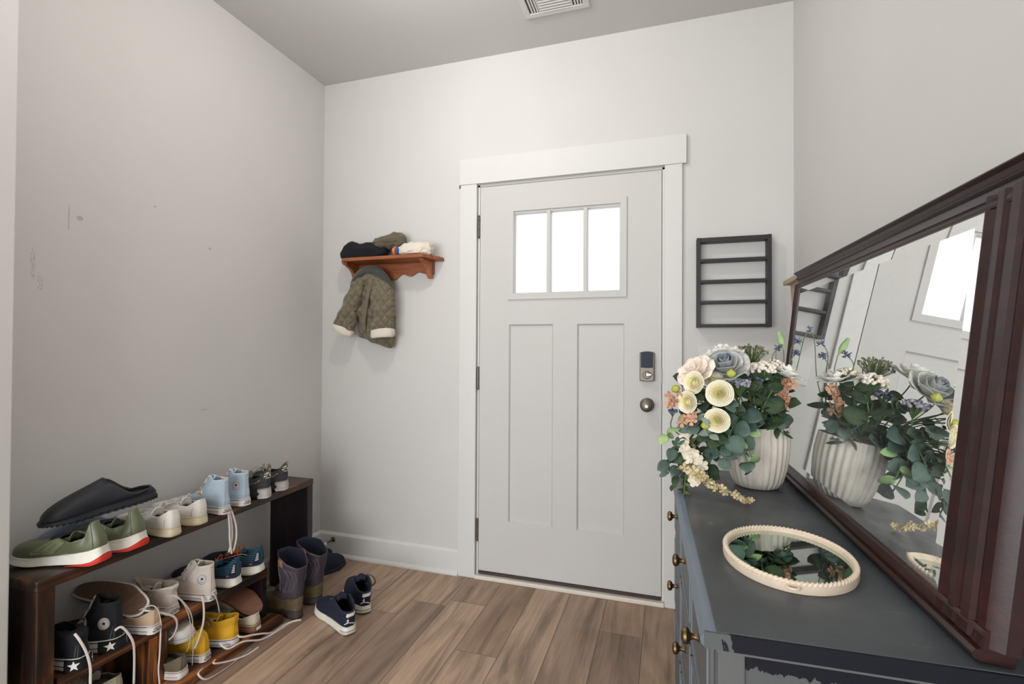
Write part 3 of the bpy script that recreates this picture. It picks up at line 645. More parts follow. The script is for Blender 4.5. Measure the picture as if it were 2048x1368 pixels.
def bloom(name, label, cat, P, d, R, mat_, kind='ranunculus', center='center_green', group=None, stem=True, k0=0):
    t = thing(name, label, cat, P, group=group); F = frame(d); m = MB(); z0 = Vector((0, 0, 0))
    R *= {'ranunculus': .86, 'rose': 1.10, 'ruffle': 1.0}.get(kind, 1)
    if kind == 'ranunculus':
        for k, (q, n, h) in enumerate(((.20, 3, .62), (.31, 3, .66), (.43, 4, .68), (.55, 4, .68), (.68, 5, .66), (.81, 5, .62), (.93, 6, .56), (1.04, 6, .48))):
            if k == 4: m.build('inner_petals', 'petal_yellow', t, auto=180, solid=.0005); m = MB()
            for i in range(n): petal(m, F, z0, 2*PI*(i+k*.37)/n+RND.uniform(-.15, .15), 2.2*PI/n*.66, R*q*RND.uniform(.97, 1.05), R*(.86-.50*(q-.2)**1.5), open_=-.02+.02*k, curl=.02*k, wav=.03, tip=.24, seed=RND.random()*6, nu=9, rnd=True)
    elif kind == 'rose':
        for k, (q, n, h, op) in enumerate(((.16, 3, 1.05, 0), (.28, 3, 1.08, 0), (.42, 3, 1.02, .03), (.58, 4, .92, .08), (.76, 4, .76, .18), (.95, 5, .55, .30))):
            if k == 3: m.build('inner_petals', mat_, t, auto=180, solid=.0006); m = MB(); mat_ = 'petal_grey'
            for i in range(n): petal(m, F, z0, 2*PI*(i+k*.41)/n+RND.uniform(-.15, .15), 2*PI/n*.72, R*q, R*h*1.15, open_=op, curl=.42*(k > 2), tip=.30, wav=.05, seed=RND.random()*6, nu=9, nv=8, rnd=True)
    elif kind == 'ruffle':
        for k, (q, n, h, op) in enumerate(((.2, 4, .9, .1), (.4, 5, .85, .2), (.65, 6, .6, .3), (.9, 7, .35, .35))):
            for i in range(n): petal(m, F, z0, 2*PI*(i+k*.41)/n+RND.uniform(-.2, .2), 2*PI/n*.6, R*q, R*h, open_=op, curl=.25, tip=.25, wav=.07, seed=RND.random()*6, nu=9, nv=7, rnd=True)
    elif kind == 'small':
        for c in range(7 if R > .02 else 5):
            o = F@Vector((RND.uniform(-1, 1)*R*.7, RND.uniform(-1, 1)*R*.7, RND.uniform(-.4, .5)*R)) if c else z0
            Fc = frame(Vector(d)+Vector((RND.uniform(-1, 1), RND.uniform(-1, 1), RND.uniform(-.6, .8)))*.7)
            for i in range(4): petal(m, Fc, o, 2*PI*i/4, .62, R*.42, R*.15, open_=.3, curl=.1, nu=5, nv=5)
    m.build('petals', mat_, t, auto=180, solid=.0004)
    if kind == 'ranunculus':
        c = MB().lathe([(0, R*.40), (R*.08, R*.50), (R*.13, R*.66), (R*.14, R*.80), (R*.09, R*.80), (R*.05, R*.72), (0, R*.70)], 14, cap=(False, False)).build('center', center, t, auto=180)
        c.data.transform(F.to_4x4())
        c = MB().lathe([(0, -R*.1), (R*.35, -R*.02), (R*.5, R*.12)], 12, cap=(False, False)).build('calyx', 'stem_green', t, auto=180); c.data.transform(F.to_4x4())
    if stem:
        sp = stempath(P, d, (RND.uniform(-.035, .035), RND.uniform(-.035, .035))); MB().tube(lodge(sp, Vector(P)), .0018, 6).build('stem', 'stem_green', t)
    return t
LT = Vector((-.62, -.80, .25))
bloom('ranunculus', 'cream ranunculus second from top left, beside the peach ruffled bloom', 'flower', (1.015, -1.016, 1.104), (-.55, -.80, .22), .030, 'petal_cream', group='cream ranunculus blooms')
bloom('ranunculus', 'largest cream ranunculus facing forward in the middle of the bouquet', 'flower', (1.073, -1.039, 1.081), (-.22, -.95, .15), .034, 'petal_cream', group='cream ranunculus blooms')
bloom('ranunculus', 'cream ranunculus with green centre at the left side of the bouquet', 'flower', (.998, -1.031, 1.055), (-.60, -.80, .05), .029, 'petal_cream', group='cream ranunculus blooms')
bloom('ranunculus', 'lowest cream ranunculus, above the blue-green leaves', 'flower', (1.067, -1.051, 1.013), (-.25, -.95, .0), .031, 'petal_cream', group='cream ranunculus blooms')
bloom('ranunculus', 'cream ranunculus half hidden behind the largest one', 'flower', (1.063, -.972, 1.108), (-.10, -.80, .6), .025, 'petal_cream', group='cream ranunculus blooms')
bloom('peony', 'pale peach ruffled bloom at the upper left of the bouquet', 'flower', (1.022, -.968, 1.128), (-.50, -.60, .7), .044, 'petal_peach', 'ruffle')
bloom('peony', 'white ruffled bloom behind the blue rose', 'flower', (1.095, -.862, 1.165), (-.25, -.2, .95), .052, 'petal_white', 'ruffle')
bloom('peony', 'white ruffled bloom at the right of the bouquet beside the mirror', 'flower', (1.262, -.835, 1.120), (.35, -.15, .9), .042, 'petal_white', 'ruffle')
bloom('rose', 'dusty blue grey rose at the top of the bouquet', 'flower', (1.100, -.945, 1.135), (-.22, -.62, .75), .042, 'petal_blue', 'rose')
for P, d, lb in (((.960, -1.022, 1.058), (-.8, -.5, .2), 'left edge under the buds'), ((.994, -1.034, 1.017), (-.5, -.8, -.1), 'low left beside the lowest ranunculus'), ((1.266, -.845, 1.085), (-.1, -.9, .3), 'right side in front of the mirror frame'), ((1.256, -.870, 1.052), (-.1, -.9, .1), 'lower right, against the mirror frame')):
    bloom('blossom_sprig', 'orange brown blossoms at the %s' % lb, 'flower', P, d, .026, 'petal_orange', 'small', group='orange blossom sprigs')
t_cr = thing('stock_branch', 'ivory blossom branch drooping over the left of the vase', 'flower', (.988, -1.00, .96)); m = MB(); P0_ = Vector((.988, -1.00, .96))
ctr = [(.987, -1.011, .922), (1.010, -1.025, .922), (1.022, -1.022, .902), (.997, -1.008, .890), (.990, -1.001, .957), (1.025, -1.020, .868), (1.012, -1.024, .845), (.998, -1.02, .905), (1.030, -1.01, .885), (1.012, -1.01, .858), (.985, -1.005, .94)]
for c in ctr:
    Fc = frame((RND.uniform(-.8, .3), -1, RND.uniform(-.5, .4)))
    for i in range(5): petal(m, Fc, Vector(c)-P0_, 2*PI*i/5, .7, .013, .008, open_=.2, curl=.2, wav=.1, seed=i, nu=5, nv=5)
m.build('petals', 'petal_ivory', t_cr, auto=180, solid=.0004)
MB().tube(lodge(spl([(1.02, -1.02, .835), (1.01, -1.01, .88), (.985, -.99, .95), (1.03, -.95, 1.0), (1.12, -.89, .985), (1.17, -.83, .945)], 6), P0_), .002, 6).build('stem', 'stem_green', t_cr)
P0_ = Vector((1.05, -1.03, .85)); t_go = thing('dried_branch', 'trailing branch of yellowed blossoms lying on the dresser beside the vase', 'flower', P0_); m = MB()
gp = spl([(.985, -1.015, .882), (1.02, -1.03, .862), (1.06, -1.036, .838), (1.10, -1.036, .822), (1.134, -1.040, .811), (1.145, -1.040, .808)], 9)
for i, c in enumerate(gp[2:-2]):
    s_ = 1-.55*i/len(gp); Fc = frame((RND.uniform(-.8, .8), -1, RND.uniform(-.6, .9)))
    o = Vector(c)-P0_+Vector((RND.uniform(-.012, .012), RND.uniform(-.01, .01), RND.uniform(-.006, .012)))*s_
    o.z = max(o.z, .808-P0_.z)
    for j in range(4): petal(m, Fc, o, 2*PI*j/4, .6, .0115*s_, .008*s_, open_=.15, curl=.1, seed=j, nu=5, nv=5)
m.build('petals', 'petal_gold', t_go, auto=180, solid=.0004)
MB().tube(lodge(spl([gp[-1], gp[30], gp[18], gp[8], (.985, -1.0, .90), (1.02, -.96, .97), (1.12, -.90, .99), (1.175, -.83, .945)], 5), P0_), .0017, 6).build('stem', 'stem_green', t_go)

def ball(m, c, r, n=8):
    R = [];
    for i in range(1, 5):
        th = PI*i/5; R.append([(c[0]+r*math.sin(th)*math.cos(2*PI*j/n), c[1]+r*math.sin(th)*math.sin(2*PI*j/n), c[2]-r*math.cos(th)) for j in range(n)])
    m.rings(R)
def berries(name, label, P, rad, n, r, m1, seed, stemoff=(0, 0), up=(0, 0, 1), flat=.6):
    rg = random.Random(seed); t = thing(name, label, 'berries', P); P = Vector(P); m = MB(); s = MB(); base = Vector((0, 0, -rad*1.1))
    for i in range(n):
        a_, b_ = rg.uniform(0, 2*PI), math.acos(rg.uniform(-.3, 1)); k = rad*rg.uniform(.7, 1)
        c = Vector((math.cos(a_)*math.sin(b_)*k, math.sin(a_)*math.sin(b_)*k, math.cos(b_)*k*flat)); ball(m, c, r*rg.uniform(.85, 1.35)); s.tube([c, (c+base)*.5*.9, base], .0006, 4)
    m.build('berries', m1, t, auto=180)
    s.tube(lodge(stempath(P+base, up, stemoff), P), .0018, 6); s.build('stem', 'stem_green', t)
    return t
berries('berry_spray', 'cluster of small white berries at the top right of the bouquet', (1.196, -.890, 1.140), .036, 110, .0050, 'berry_white', 11)
berries('berry_spray', 'cluster of blue grey berries under the blue rose', (1.128, -.972, 1.100), .030, 60, .0040, 'berry_grey', 12)
berries('berry_spray', 'cluster of dark blue berries in front of the white berries', (1.172, -.915, 1.108), .022, 36, .0036, 'berry_blue', 13)
berries('seed_spray', 'spray of fine olive seeds at the top of the bouquet', (1.175, -.835, 1.185), .046, 120, .0024, 'seed_green', 14)
berries('berry_spray', 'pale blossom cluster between the blue rose and the mirror', (1.235, -.835, 1.150), .030, 60, .0040, 'petal_ivory', 15)
berries('berry_spray', 'tiny dark berries at the far left of the bouquet above the door edge', (.955, -.99, 1.022), .014, 20, .0034, 'berry_blue', 16)
# blue star-headed stems
for P, lb in (((1.251, -.827, 1.200), 'leftmost, beside the pale green bud'), ((1.307, -.789, 1.221), 'second highest, by the mirror frame'), ((1.300, -.803, 1.184), 'under the second highest'), ((1.258, -.846, 1.148), 'lowest, against the white bloom'), ((1.345, -.772, 1.256), 'tallest, touching the mirror')):
    P = Vector(P); t = thing('allium_stem', 'thin green stem with spiky blue head, %s' % lb, 'flower', P, group='blue spiky flower stems'); m = MB(); rg = random.Random(P.x)
    for i in range(26):
        d = Vector((rg.uniform(-1, 1), rg.uniform(-1, 1), rg.uniform(-.6, 1))).normalized(); e = d*rg.uniform(.008, .015)
        m.tube([(0, 0, 0), e*.6, e], .0011, 4, taper=lambda q: .5+q)
    m.build('head', 'berry_blue', t, auto=180)
    e = Vector((1.22, -.82, MOUTH-.03)); MB().tube(lodge(spl([P, P+Vector((-.02, -.012, -.03)), (e+P)*.5+Vector((.012, 0, .01)), e+Vector((.015, 0, .04)), e], 7), P), .0013, 6).build('stem', 'stem_green', t)
for P, d, lb in (((1.259, -.815, 1.222), (-.25, -.1, 1), 'tall pale green bud at the top right'), ((1.104, -.999, 1.132), (0, -.4, 1), 'round yellow green bud in front of the blue rose'), ((.964, -.989, 1.086), (-.5, -.2, .8), 'yellow green bud at the upper left edge'), ((1.037, -1.058, 1.000), (-.3, -.4, .8), 'yellow green bud left of the lowest ranunculus')):
    t = thing('flower_bud', lb, 'bud', P); F = frame(d); L_ = .030 if 'tall' in lb else .014
    m = MB().lathe([(0, -L_), (L_*.28 if L_ > .02 else L_*.8, -L_*.3), (L_*.30 if L_ > .02 else L_*.9, L_*.2), (L_*.15, L_*.85), (0, L_)], 12, cap=(False, False)); o = m.build('bud', 'leaf_light' if 'pale' in lb else 'center_green', t, auto=180); o.data.transform(F.to_4x4())
    MB().tube(lodge(stempath(P, d, (.02, 0)), Vector(P)), .0013, 6).build('stem', 'stem_green', t)

def leaf(m, o, d, nrm, Ln, Wd, droop=.15, fold=.12, point=1.0):
    d = Vector(d).normalized(); nrm = Vector(nrm); nrm = (nrm-d*nrm.dot(d)).normalized(); sd = d.cross(nrm)
    n = 7; V = []
    for i in range(n):
        t = i/(n-1); w = Wd*.5*(math.sin(PI*(t**.85)))**(.65 if point < 1 else .9)
        c = o+d*Ln*t-nrm*droop*Ln*t*t
        for k in (-1, -.5, 0, .5, 1): V.append(c+sd*w*k+nrm*fold*abs(k)*w)
    m.add(V, [(i*5+j, i*5+j+1, (i+1)*5+j+1, (i+1)*5+j) for i in range(n-1) for j in range(4)])
def sprig(label, path, mat_, leaves, seed=0, name='eucalyptus_branch', cat='leaves', spread=.9, face=.5, group=None, point=.8):
    """leaves: (count, length, width)"""
    rg = random.Random(seed); P = Vector(path[0]); t = thing(name, label, cat, P, group=group); pts = [Vector(q)-P for q in spl(path, 8)]
    m = MB(); n, ln, wd = leaves; ln *= 1.15; wd *= 1.18
    for i in range(n):
        q = (i+.5)/n*.92; k = int(q*(len(pts)-1)); c = pts[k]; tg = (pts[min(k+1, len(pts)-1)]-pts[max(k-1, 0)]).normalized()*-1
        sd = tg.cross(Vector((0, 0, 1))); sd = sd.normalized() if sd.length > .1 else Vector((1, 0, 0))
        s_ = 1 if i % 2 else -1
        d = tg*.5+sd*s_*spread+Vector((rg.uniform(-.3, .3), rg.uniform(-.3, .3), rg.uniform(-.4, .3)))
        nr = (CAMV-(c+P)).normalized()*face+Vector((rg.uniform(-.6, .6), rg.uniform(-.6, .6), rg.uniform(0, .9)))
        z = rg.uniform(.75, 1.15)
        leaf(m, c, d, nr, ln*z, wd*z, rg.uniform(.0, .3), .12, point)
    for v in range(len(m.v)):
        if m.v[v][2]+P.z < .805: m.v[v] = (m.v[v][0], m.v[v][1], .805-P.z)
    m.build('foliage', mat_, t, auto=180, solid=.0005)
    MB().tube(pts, .0016, 6).build('stem', 'stem_green', t)
    return t
e0 = (1.165, -.885, .955); e1 = (1.205, -.873, .955); e2 = (1.19, -.842, .95); e3 = (1.17, -.83, .955)
sprig('branch of round blue green leaves hanging down the front of the vase', [(1.148, -1.008, .885), (1.135, -1.005, .925), (1.125, -.99, .975), (1.14, -.95, 1.01), e0], 'leaf_teal', (9, .042, .036), 1, face=1.6)
sprig('branch of round teal leaves left of the vase rim', [(1.095, -1.015, .965), (1.115, -.995, 1.00), (1.14, -.95, 1.02), e0], 'leaf_teal', (7, .046, .042), 2, face=1.5)
sprig('branch of teal leaves between the lowest ranunculus and the vase', [(1.075, -1.00, .900), (1.085, -.98, .945), (1.11, -.95, .99), e0], 'leaf_teal', (8, .040, .034), 3, face=1.3)
sprig('light green leaf branch tips hanging over the vase front', [(1.152, -1.012, .915), (1.142, -1.00, .950), (1.145, -.96, .99), e0], 'leaf_light', (4, .034, .022), 4, face=1.0)
sprig('trailing eucalyptus branch at the far left, reaching toward the door', [(.945, -.99, .850), (.950, -1.0, .90), (.985, -.99, .965), (1.06, -.94, 1.01), e3], 'leaf_teal', (12, .034, .026), 5, face=1.0)
sprig('grey green leaf branch at the left edge of the bouquet', [(.940, -.99, .955), (.975, -.995, .985), (1.05, -.95, 1.02), e3], 'leaf_light', (7, .034, .026), 6, face=1.0)
sprig('dark leaf branch drooping to the left corner of the dresser', [(.958, -.97, .815), (.972, -.97, .87), (1.00, -.96, .94), (1.07, -.92, 1.0), e3], 'leaf_dark', (13, .036, .018), 7, face=.8, point=1)
sprig('dark leaf branch resting on the dresser left of the vase', [(.985, -.955, .800), (1.0, -.95, .85), (1.03, -.93, .93), (1.10, -.90, .99), e3], 'leaf_dark', (12, .040, .022), 8, face=.8)
sprig('sage leaves around the lowest ranunculus', [(1.03, -1.05, 1.02), (1.06, -1.02, 1.03), (1.11, -.95, 1.01), e0], 'leaf_sage', (7, .036, .014), 9, face=1.0, point=1)
sprig('pale sage leaves under the lowest ranunculus', [(1.045, -1.055, .975), (1.07, -1.02, .99), (1.12, -.95, .99), e0], 'leaf_sage', (6, .034, .016), 10, face=1.0, point=1)
sprig('large dark green leaves on the right of the bouquet', [(1.215, -.93, 1.085), (1.20, -.92, 1.05), (1.19, -.89, 1.0), e1], 'leaf_dark', (5, .060, .046), 11, name='foliage_branch', face=1.5)
sprig('dark green leaves in the middle of the bouquet', [(1.10, -.98, 1.04), (1.13, -.95, 1.04), (1.16, -.90, 1.0), e2], 'leaf_dark', (9, .046, .034), 12, name='foliage_branch', face=1.0)
sprig('dark leaves behind the left ranunculus', [(.985, -.985, 1.03), (1.03, -.97, 1.05), (1.10, -.92, 1.02), e3], 'leaf_dark', (10, .040, .030), 13, name='foliage_branch', face=1.0)
sprig('dark leaves at the upper left behind the peach bloom', [(.985, -.93, 1.11), (1.04, -.92, 1.08), (1.11, -.90, 1.03), e3], 'leaf_dark', (8, .040, .026), 14, name='foliage_branch', face=.6)
sprig('fine olive leaf branch under the seed spray', [(1.20, -.82, 1.17), (1.195, -.84, 1.10), (1.19, -.86, 1.03), e2], 'seed_green', (16, .024, .010), 15, name='foliage_branch', face=.6, point=1)
sprig('dark leaf branch pointing right toward the mirror', [(1.275, -.875, 1.055), (1.255, -.875, 1.03), (1.22, -.87, 1.0), e1], 'leaf_dark', (7, .048, .026), 16, name='foliage_branch', face=.9, point=1)
sprig('dark leaf branch behind the vase beside the mirror', [(1.262, -.77, 1.04), (1.24, -.80, 1.03), (1.21, -.84, 1.0), e2], 'leaf_dark', (9, .046, .032), 17, name='foliage_branch', face=-.3)
sprig('green leaf branch at the back of the bouquet', [(1.14, -.76, 1.09), (1.15, -.80, 1.06), (1.17, -.84, 1.0), e2], 'leaf_dark', (10, .044, .034), 18, name='foliage_branch', face=-.3)
sprig('green leaves over the right rim of the vase', [(1.245, -.925, .965), (1.22, -.91, .99), (1.20, -.89, .985), e1], 'leaf_dark', (6, .046, .016), 19, name='foliage_branch', face=.9, point=1)
sprig('narrow green leaves standing above the vase rim', [(1.19, -.905, 1.07), (1.195, -.90, 1.03), (1.195, -.89, .99), e1], 'leaf_dark', (12, .034, .012), 20, name='foliage_branch', face=.9, point=1, spread=.5)
sprig('dark leaves filling the left of the bouquet above the vase', [(1.05, -.95, .985), (1.08, -.93, 1.0), (1.13, -.90, 1.0), e3], 'leaf_dark', (12, .044, .032), 21, name='foliage_branch', face=.8)
sprig('long pale leaf branch behind the vase near the wall', [(1.11, -.76, .93), (1.13, -.79, .98), (1.16, -.83, 1.0), e3], 'leaf_teal', (9, .042, .034), 22, name='foliage_branch', face=-.2)

RX = random.Random(77)
for k, (tip, mt, lb) in enumerate((((1.02, -1.00, 1.075), 'leaf_dark', 'short leaf branch between the left blooms'), ((1.09, -1.01, 1.050), 'leaf_teal', 'short blue green branch behind the largest ranunculus'), ((1.00, -1.02, .990), 'leaf_teal', 'blue green branch below the orange blossoms on the left'),
    ((1.05, -1.02, .960), 'leaf_dark', 'dark branch under the lowest bloom'), ((1.15, -.95, 1.09), 'leaf_dark', 'dark branch under the blue rose'), ((1.16, -.90, 1.12), 'leaf_dark', 'dark branch between blue rose and white berries'), ((1.23, -.87, 1.12), 'leaf_dark', 'dark branch under the white bloom on the right'),
    ((1.25, -.89, 1.00), 'leaf_teal', 'blue green branch over the right vase rim'), ((.965, -1.0, .90), 'leaf_dark', 'dark trailing branch behind the ivory blossoms'), ((1.03, -.99, .90), 'leaf_dark', 'dark trailing branch right of the ivory blossoms'), ((1.20, -.78, 1.10), 'leaf_dark', 'dark branch at the back near the mirror'), ((1.25, -.80, 1.08), 'leaf_dark', 'dark branch brushing the mirror'), ((1.10, -.80, 1.06), 'leaf_teal', 'blue green branch at the back left'))):
    P = Vector(tip); e = Vector(e2)+Vector(((P.x-e2[0])*.2, (P.y-e2[1])*.2, 0)); md = (P+e)*.5+Vector((0, 0, .02))
    sprig(lb, [tuple(P), tuple(P*.7+md*.3+Vector((0, 0, .008))), tuple(md), tuple(e)], mt, (9, .038, .028 if mt == 'leaf_teal' else .022), 40+k, 'foliage_branch', face=.9 if P.y < -.85 else -.2)
sprig('round blue green leaves covering the left side of the vase', [(1.085, -.985, .93), (1.10, -.975, .965), (1.12, -.95, 1.0), e0], 'leaf_teal', (8, .036, .032), 61, face=1.4)
sprig('dark leaves low at the left of the vase above the dresser', [(1.05, -.96, .85), (1.06, -.95, .90), (1.09, -.93, .97), e3], 'leaf_dark', (11, .036, .026), 62, face=1.0)
sprig('fine dark sprigs hanging between the ivory blossoms', [(.985, -1.01, .80), (.99, -1.01, .86), (1.0, -1.0, .93), (1.08, -.93, 1.0), e3], 'seed_green', (18, .020, .009), 63, face=.8, point=1)
# ---------------------------------------------------------------- footwear
def M_(n, c, r=.7, **k): return mat(n, c, r, **k)
M_('canvas_white', (214, 204, 194), .85, var=.09, vs=16, bump=.5, bs=38, bd=.005); M_('canvas_black', (15, 17, 24), .85, var=.09, vs=16, bump=.5, bs=38, bd=.005)
M_('canvas_blue', (174, 192, 206), .8, var=.09, vs=16, bump=.5, bs=38, bd=.005); M_('canvas_yellow', (214, 164, 36), .8, var=.12, vs=16, bump=.5, bs=38, bd=.005)
M_('canvas_tan', (196, 170, 140), .85, var=.08, vs=16, bump=.4, bs=38, bd=.004); M_('canvas_khaki', (112, 102, 84), .9, var=.15, vs=16, bump=.6, bs=38, bd=.006); M_('canvas_cream', (196, 186, 168), .85, var=.10, vs=16, bump=.5, bs=38, bd=.005)
M_('leather_white', (216, 212, 204), .5, var=.04, vs=12, bump=.3, bs=34, bd=.004); M_('rubber_white', (224, 218, 214), .5, var=.04, vs=20); M_('rubber_aged', (206, 194, 164), .55, var=.08, vs=18); M_('rubber_grey', (186, 180, 178), .5, var=.03)
M_('olive_rubbery', (92, 98, 72), .42, var=.08, vs=14, coat=.1); M_('olive_mesh', (74, 80, 58), .8, var=.1, vs=30, bump=.4, bs=500); M_('foam_white', (222, 218, 208), .6, var=.04, vs=60, bump=.15, bs=120); M_('outsole_red', (208, 48, 30), .5)
M_('black_foam', (34, 36, 42), .55, var=.1, vs=10, bump=.05, bs=80); M_('slide_blue', (132, 148, 176), .6); M_('navy_dark', (24, 30, 48), .7, var=.15, vs=20); M_('navy_knit', (20, 27, 48), .85, var=.1, vs=40, bump=.4, bs=400)
M_('charcoal_suede', (60, 60, 66), .85, var=.1, vs=30); M_('charcoal_olive', (60, 60, 56), .8, var=.08, vs=30); M_('black_sole', (30, 31, 36), .6); M_('tan_tab', (176, 146, 100), .7); M_('grey_gem', (124, 124, 126), .4)
M_('lace_white', (216, 206, 200), .9, var=.05, vs=80); M_('lace_grey', (150, 146, 138), .9); M_('lace_orange', (228, 120, 54), .85); M_('lace_black', (24, 24, 28), .9); M_('insole_dark', (58, 52, 48), .9); M_('insole_beige', (150, 138, 124), .9); M_('lining_teal', (44, 96, 120), .85); M_('lining_navy', (22, 26, 44), .9)
M_('teal_plain', (36, 84, 106), .8); M_('ink_navy', (26, 36, 66), .6); M_('ink_black', (30, 28, 30), .6); M_('print_white', (224, 220, 214), .6); M_('red_line', (140, 44, 52), .6); M_('gold_metal', (196, 150, 80), .3, metal=1); M_('eyelet_metal', (190, 190, 190), .3, metal=1)
M_('sole_brown', (112, 86, 70), .7, var=.15, vs=90, bump=.8, bs=300, bd=.003); M_('gum_brown', (120, 80, 58), .6, var=.1); M_('boot_brown', (104, 88, 62), .55, var=.28, vs=22, bump=.2, bs=90); M_('boot_purple', (66, 58, 68), .55, var=.14, vs=14, bump=.25, bs=60); M_('boot_sole', (62, 54, 48), .7, var=.15)
M_('strap_tan', (146, 112, 86), .6); M_('stitch_grey', (112, 104, 116), .6); M_('clear_heel', (190, 184, 170), .2)
# dark blue knit with teal ridges running along the shoe
a = NT('teal_stripes'); v = a.coord(); s = a.n('ShaderNodeSeparateXYZ'); a.l(v, s.inputs[0])
zz = a.math('ADD', s.outputs[2], a.math('MULTIPLY', s.outputs[0], -.05)); fr = a.math('FRACT', a.math('MULTIPLY', zz, 125.0))
up_ = a.math('GREATER_THAN', s.outputs[2], .048); st_ = a.math('MULTIPLY', a.math('GREATER_THAN', fr, .55), up_)
a.l(a.mix(st_, a.mix(up_, srgb((28, 44, 78)), srgb((34, 84, 108))), srgb((18, 34, 52))), a.b.inputs['Base Color']); a.b.inputs['Roughness'].default_value = .8; a.bump(st_, .6, .002)

NPH = 64
class Shoe:
    D = dict(L=.27, W=.096, st=[(0, .028), (.5, .026), (1, .024)], sb=[(0, .0), (.7, .0), (1, .010)], hw=[(0, .70), (.15, .76), (.4, .80), (.55, .86), (.72, 1.0), (.88, .96), (1, .84)],
             op=(.006, .165), ow=[(0, .024), (.25, .034), (.45, .034), (.62, .020), (.85, .012), (1, .010)], oz=[(0, .085), (.25, .068), (.5, .070), (.7, .074), (1, .060)], toeh=.030, rings=(), fl=.003)
    def __init__(s, name, label, cat, loc, yaw, side=1, group=None, mtx=None, **k):
        s.q = dict(Shoe.D); s.q.update(k); s.s = side; s.t = thing(name, label, cat, loc or (0, 0, 0), (0, 0, math.radians(yaw)), group)
        if mtx is not None: s.t.matrix_world = mtx
        s.mw = mtx if mtx is not None else Matrix.Translation(loc) @ Matrix.Rotation(math.radians(yaw), 4, 'Z')
    def outl(s, ph, o=0.0):
        q = s.q; t = (1-math.cos(ph))/2; sn = math.sin(ph)
        y = q['W']/2*interp(q['hw'], t)*math.copysign(abs(sn)**.48, sn)
        cx = s.s*(-.010*math.sin(PI*min(1, t*1.2))+.010*sstep(.6, 1, t))
        return Vector((q['L']*t-o*math.cos(ph), y+cx+o*math.copysign(abs(sn)**.6, sn), 0)), t
    def P(s, ph, v):
        q = s.q; B, t = s.outl(ph, -.0035); B.z = interp(q['st'], t)-.002
        x0, x1 = q['op']; tt = t; sn = math.sin(ph)
        T = Vector((x0+(x1-x0)*tt, interp(q['ow'], tt)*math.copysign(abs(sn)**.55, sn), interp(q['oz'], tt)))
        if v > 1:
            k = min(int(v-1), len(q['rings'])-1); f = v-1-k
            def RG(i):
                if i < 0: return T
                r = q['rings'][i]; c = (x0+x1)/2
                return Vector((c+(T.x-c)*r.get('sx', 1)+r.get('dx', 0), T.y*r.get('sy', 1)+r.get('dy', 0), interp(r['z'], tt)))
            return RG(k-1)*(1-f)+RG(k)*f
        ta = sstep(.5, .92, t); hz = Vector((B.x-T.x, B.y-T.y, 0)); dz = T.z-B.z; th = min(q['toeh'], max(dz*.95, .004) if dz < q['toeh'] else q['toeh'])
        out = Vector((-math.cos(ph), math.copysign(abs(sn)**.6, sn), 0))*.005
        P1 = B+Vector((0, 0, dz*.45*(1-ta)+th*1.1*ta))+out*(1-ta*.2)
        P2 = T+hz*(.28*(1-ta)+.52*ta)-Vector((0, 0, dz*.35*(1-ta)+(dz-th)*.55*ta))
        u = 1-v
        return B*u**3+P1*3*u*u*v+P2*3*u*v*v+T*v**3
    def S(s, ph, v, o=0.0):
        q = s.q; fl = q['fl']; B, t = s.outl(ph, fl*math.sin(PI*min(1, v+.25))+o)
        zb = interp(q['sb'], t); zt = interp(q['st'], t); B.z = zb+(zt-zb)*v; return B
    def nrm(s, f, ph, v):
        e = .01; a = f(ph+e, v)-f(ph-e, v); b = f(ph, v+e)-f(ph, v-e); n = a.cross(b)
        if n.length < 1e-12: return Vector((0, 0, 1)), a, b
        n.normalize(); c = f(ph, v); ref = Vector((c.x-s.q['L']*.45, c.y*3, (c.z-.03)*1.2))
        if n.dot(ref) < 0: n = -n
        return n, a/(2*e), b/(2*e)
    def sole(s, m='rubber_white', name='sole', bottom=None):
        mb = MB(); R = []
        def oo(o, zf): return [Vector((p.x, p.y, zf(t))) for p, t in (s.outl(2*PI*j/NPH, o) for j in range(NPH))]
        q = s.q; R = [oo(-.006, lambda t: interp(q['sb'], t)), oo(-.001, lambda t: interp(q['sb'], t)+.002)]
        for v in (.2, .45, .7, .9, 1.0): R.append([s.S(2*PI*j/NPH, v) for j in range(NPH)])
        R.append([p+Vector((0, 0, .0005))+(Vector((q['L']*.5, 0, p.z))-p)*.03 for p in R[-1]])
        mb.rings(R); o = mb.build(name, m, s.t, auto=50)
        if bottom:
            R = [oo(-.008, lambda t: interp(q['sb'], t)-.0015), oo(-.004, lambda t: interp(q['sb'], t)-.0008)]
            MB().rings(R).build('outsole', bottom, s.t, auto=50)
        return o
    def upper(s, m, nv=12, thick=.003, name='upper', inner=None, maxr=9):
        nr = min(maxr, len(s.q['rings'])); V = [i/nv for i in range(nv+1)]+[1+i/4 for i in range(1, nr*4+1)]
        mb = MB().rings([[s.P(2*PI*j/NPH, v) for j in range(NPH)] for v in V], False, False)
        if s.nflip(): mb.f = [tuple(reversed(f)) for f in mb.f]
        o = mb.build(name, m, s.t, auto=180)
        sd = o.modifiers.new('s', 'SOLIDIFY'); sd.thickness = thick; sd.offset = -1
        if inner:
            o.data.materials.append(MATS[inner]); sd.material_offset = 1; sd.material_offset_rim = 0
        return o
    def nflip(s): return True
    def insole(s, m='insole_beige'):
        R = [[Vector((p.x, p.y, interp(s.q['st'], t)+.002)) for p, t in (s.outl(2*PI*j/NPH, -.008) for j in range(NPH))]]
        R.append([p+Vector((0, 0, .002)) for p in R[0]]); return MB().rings(R).build('insole', m, s.t, auto=50)
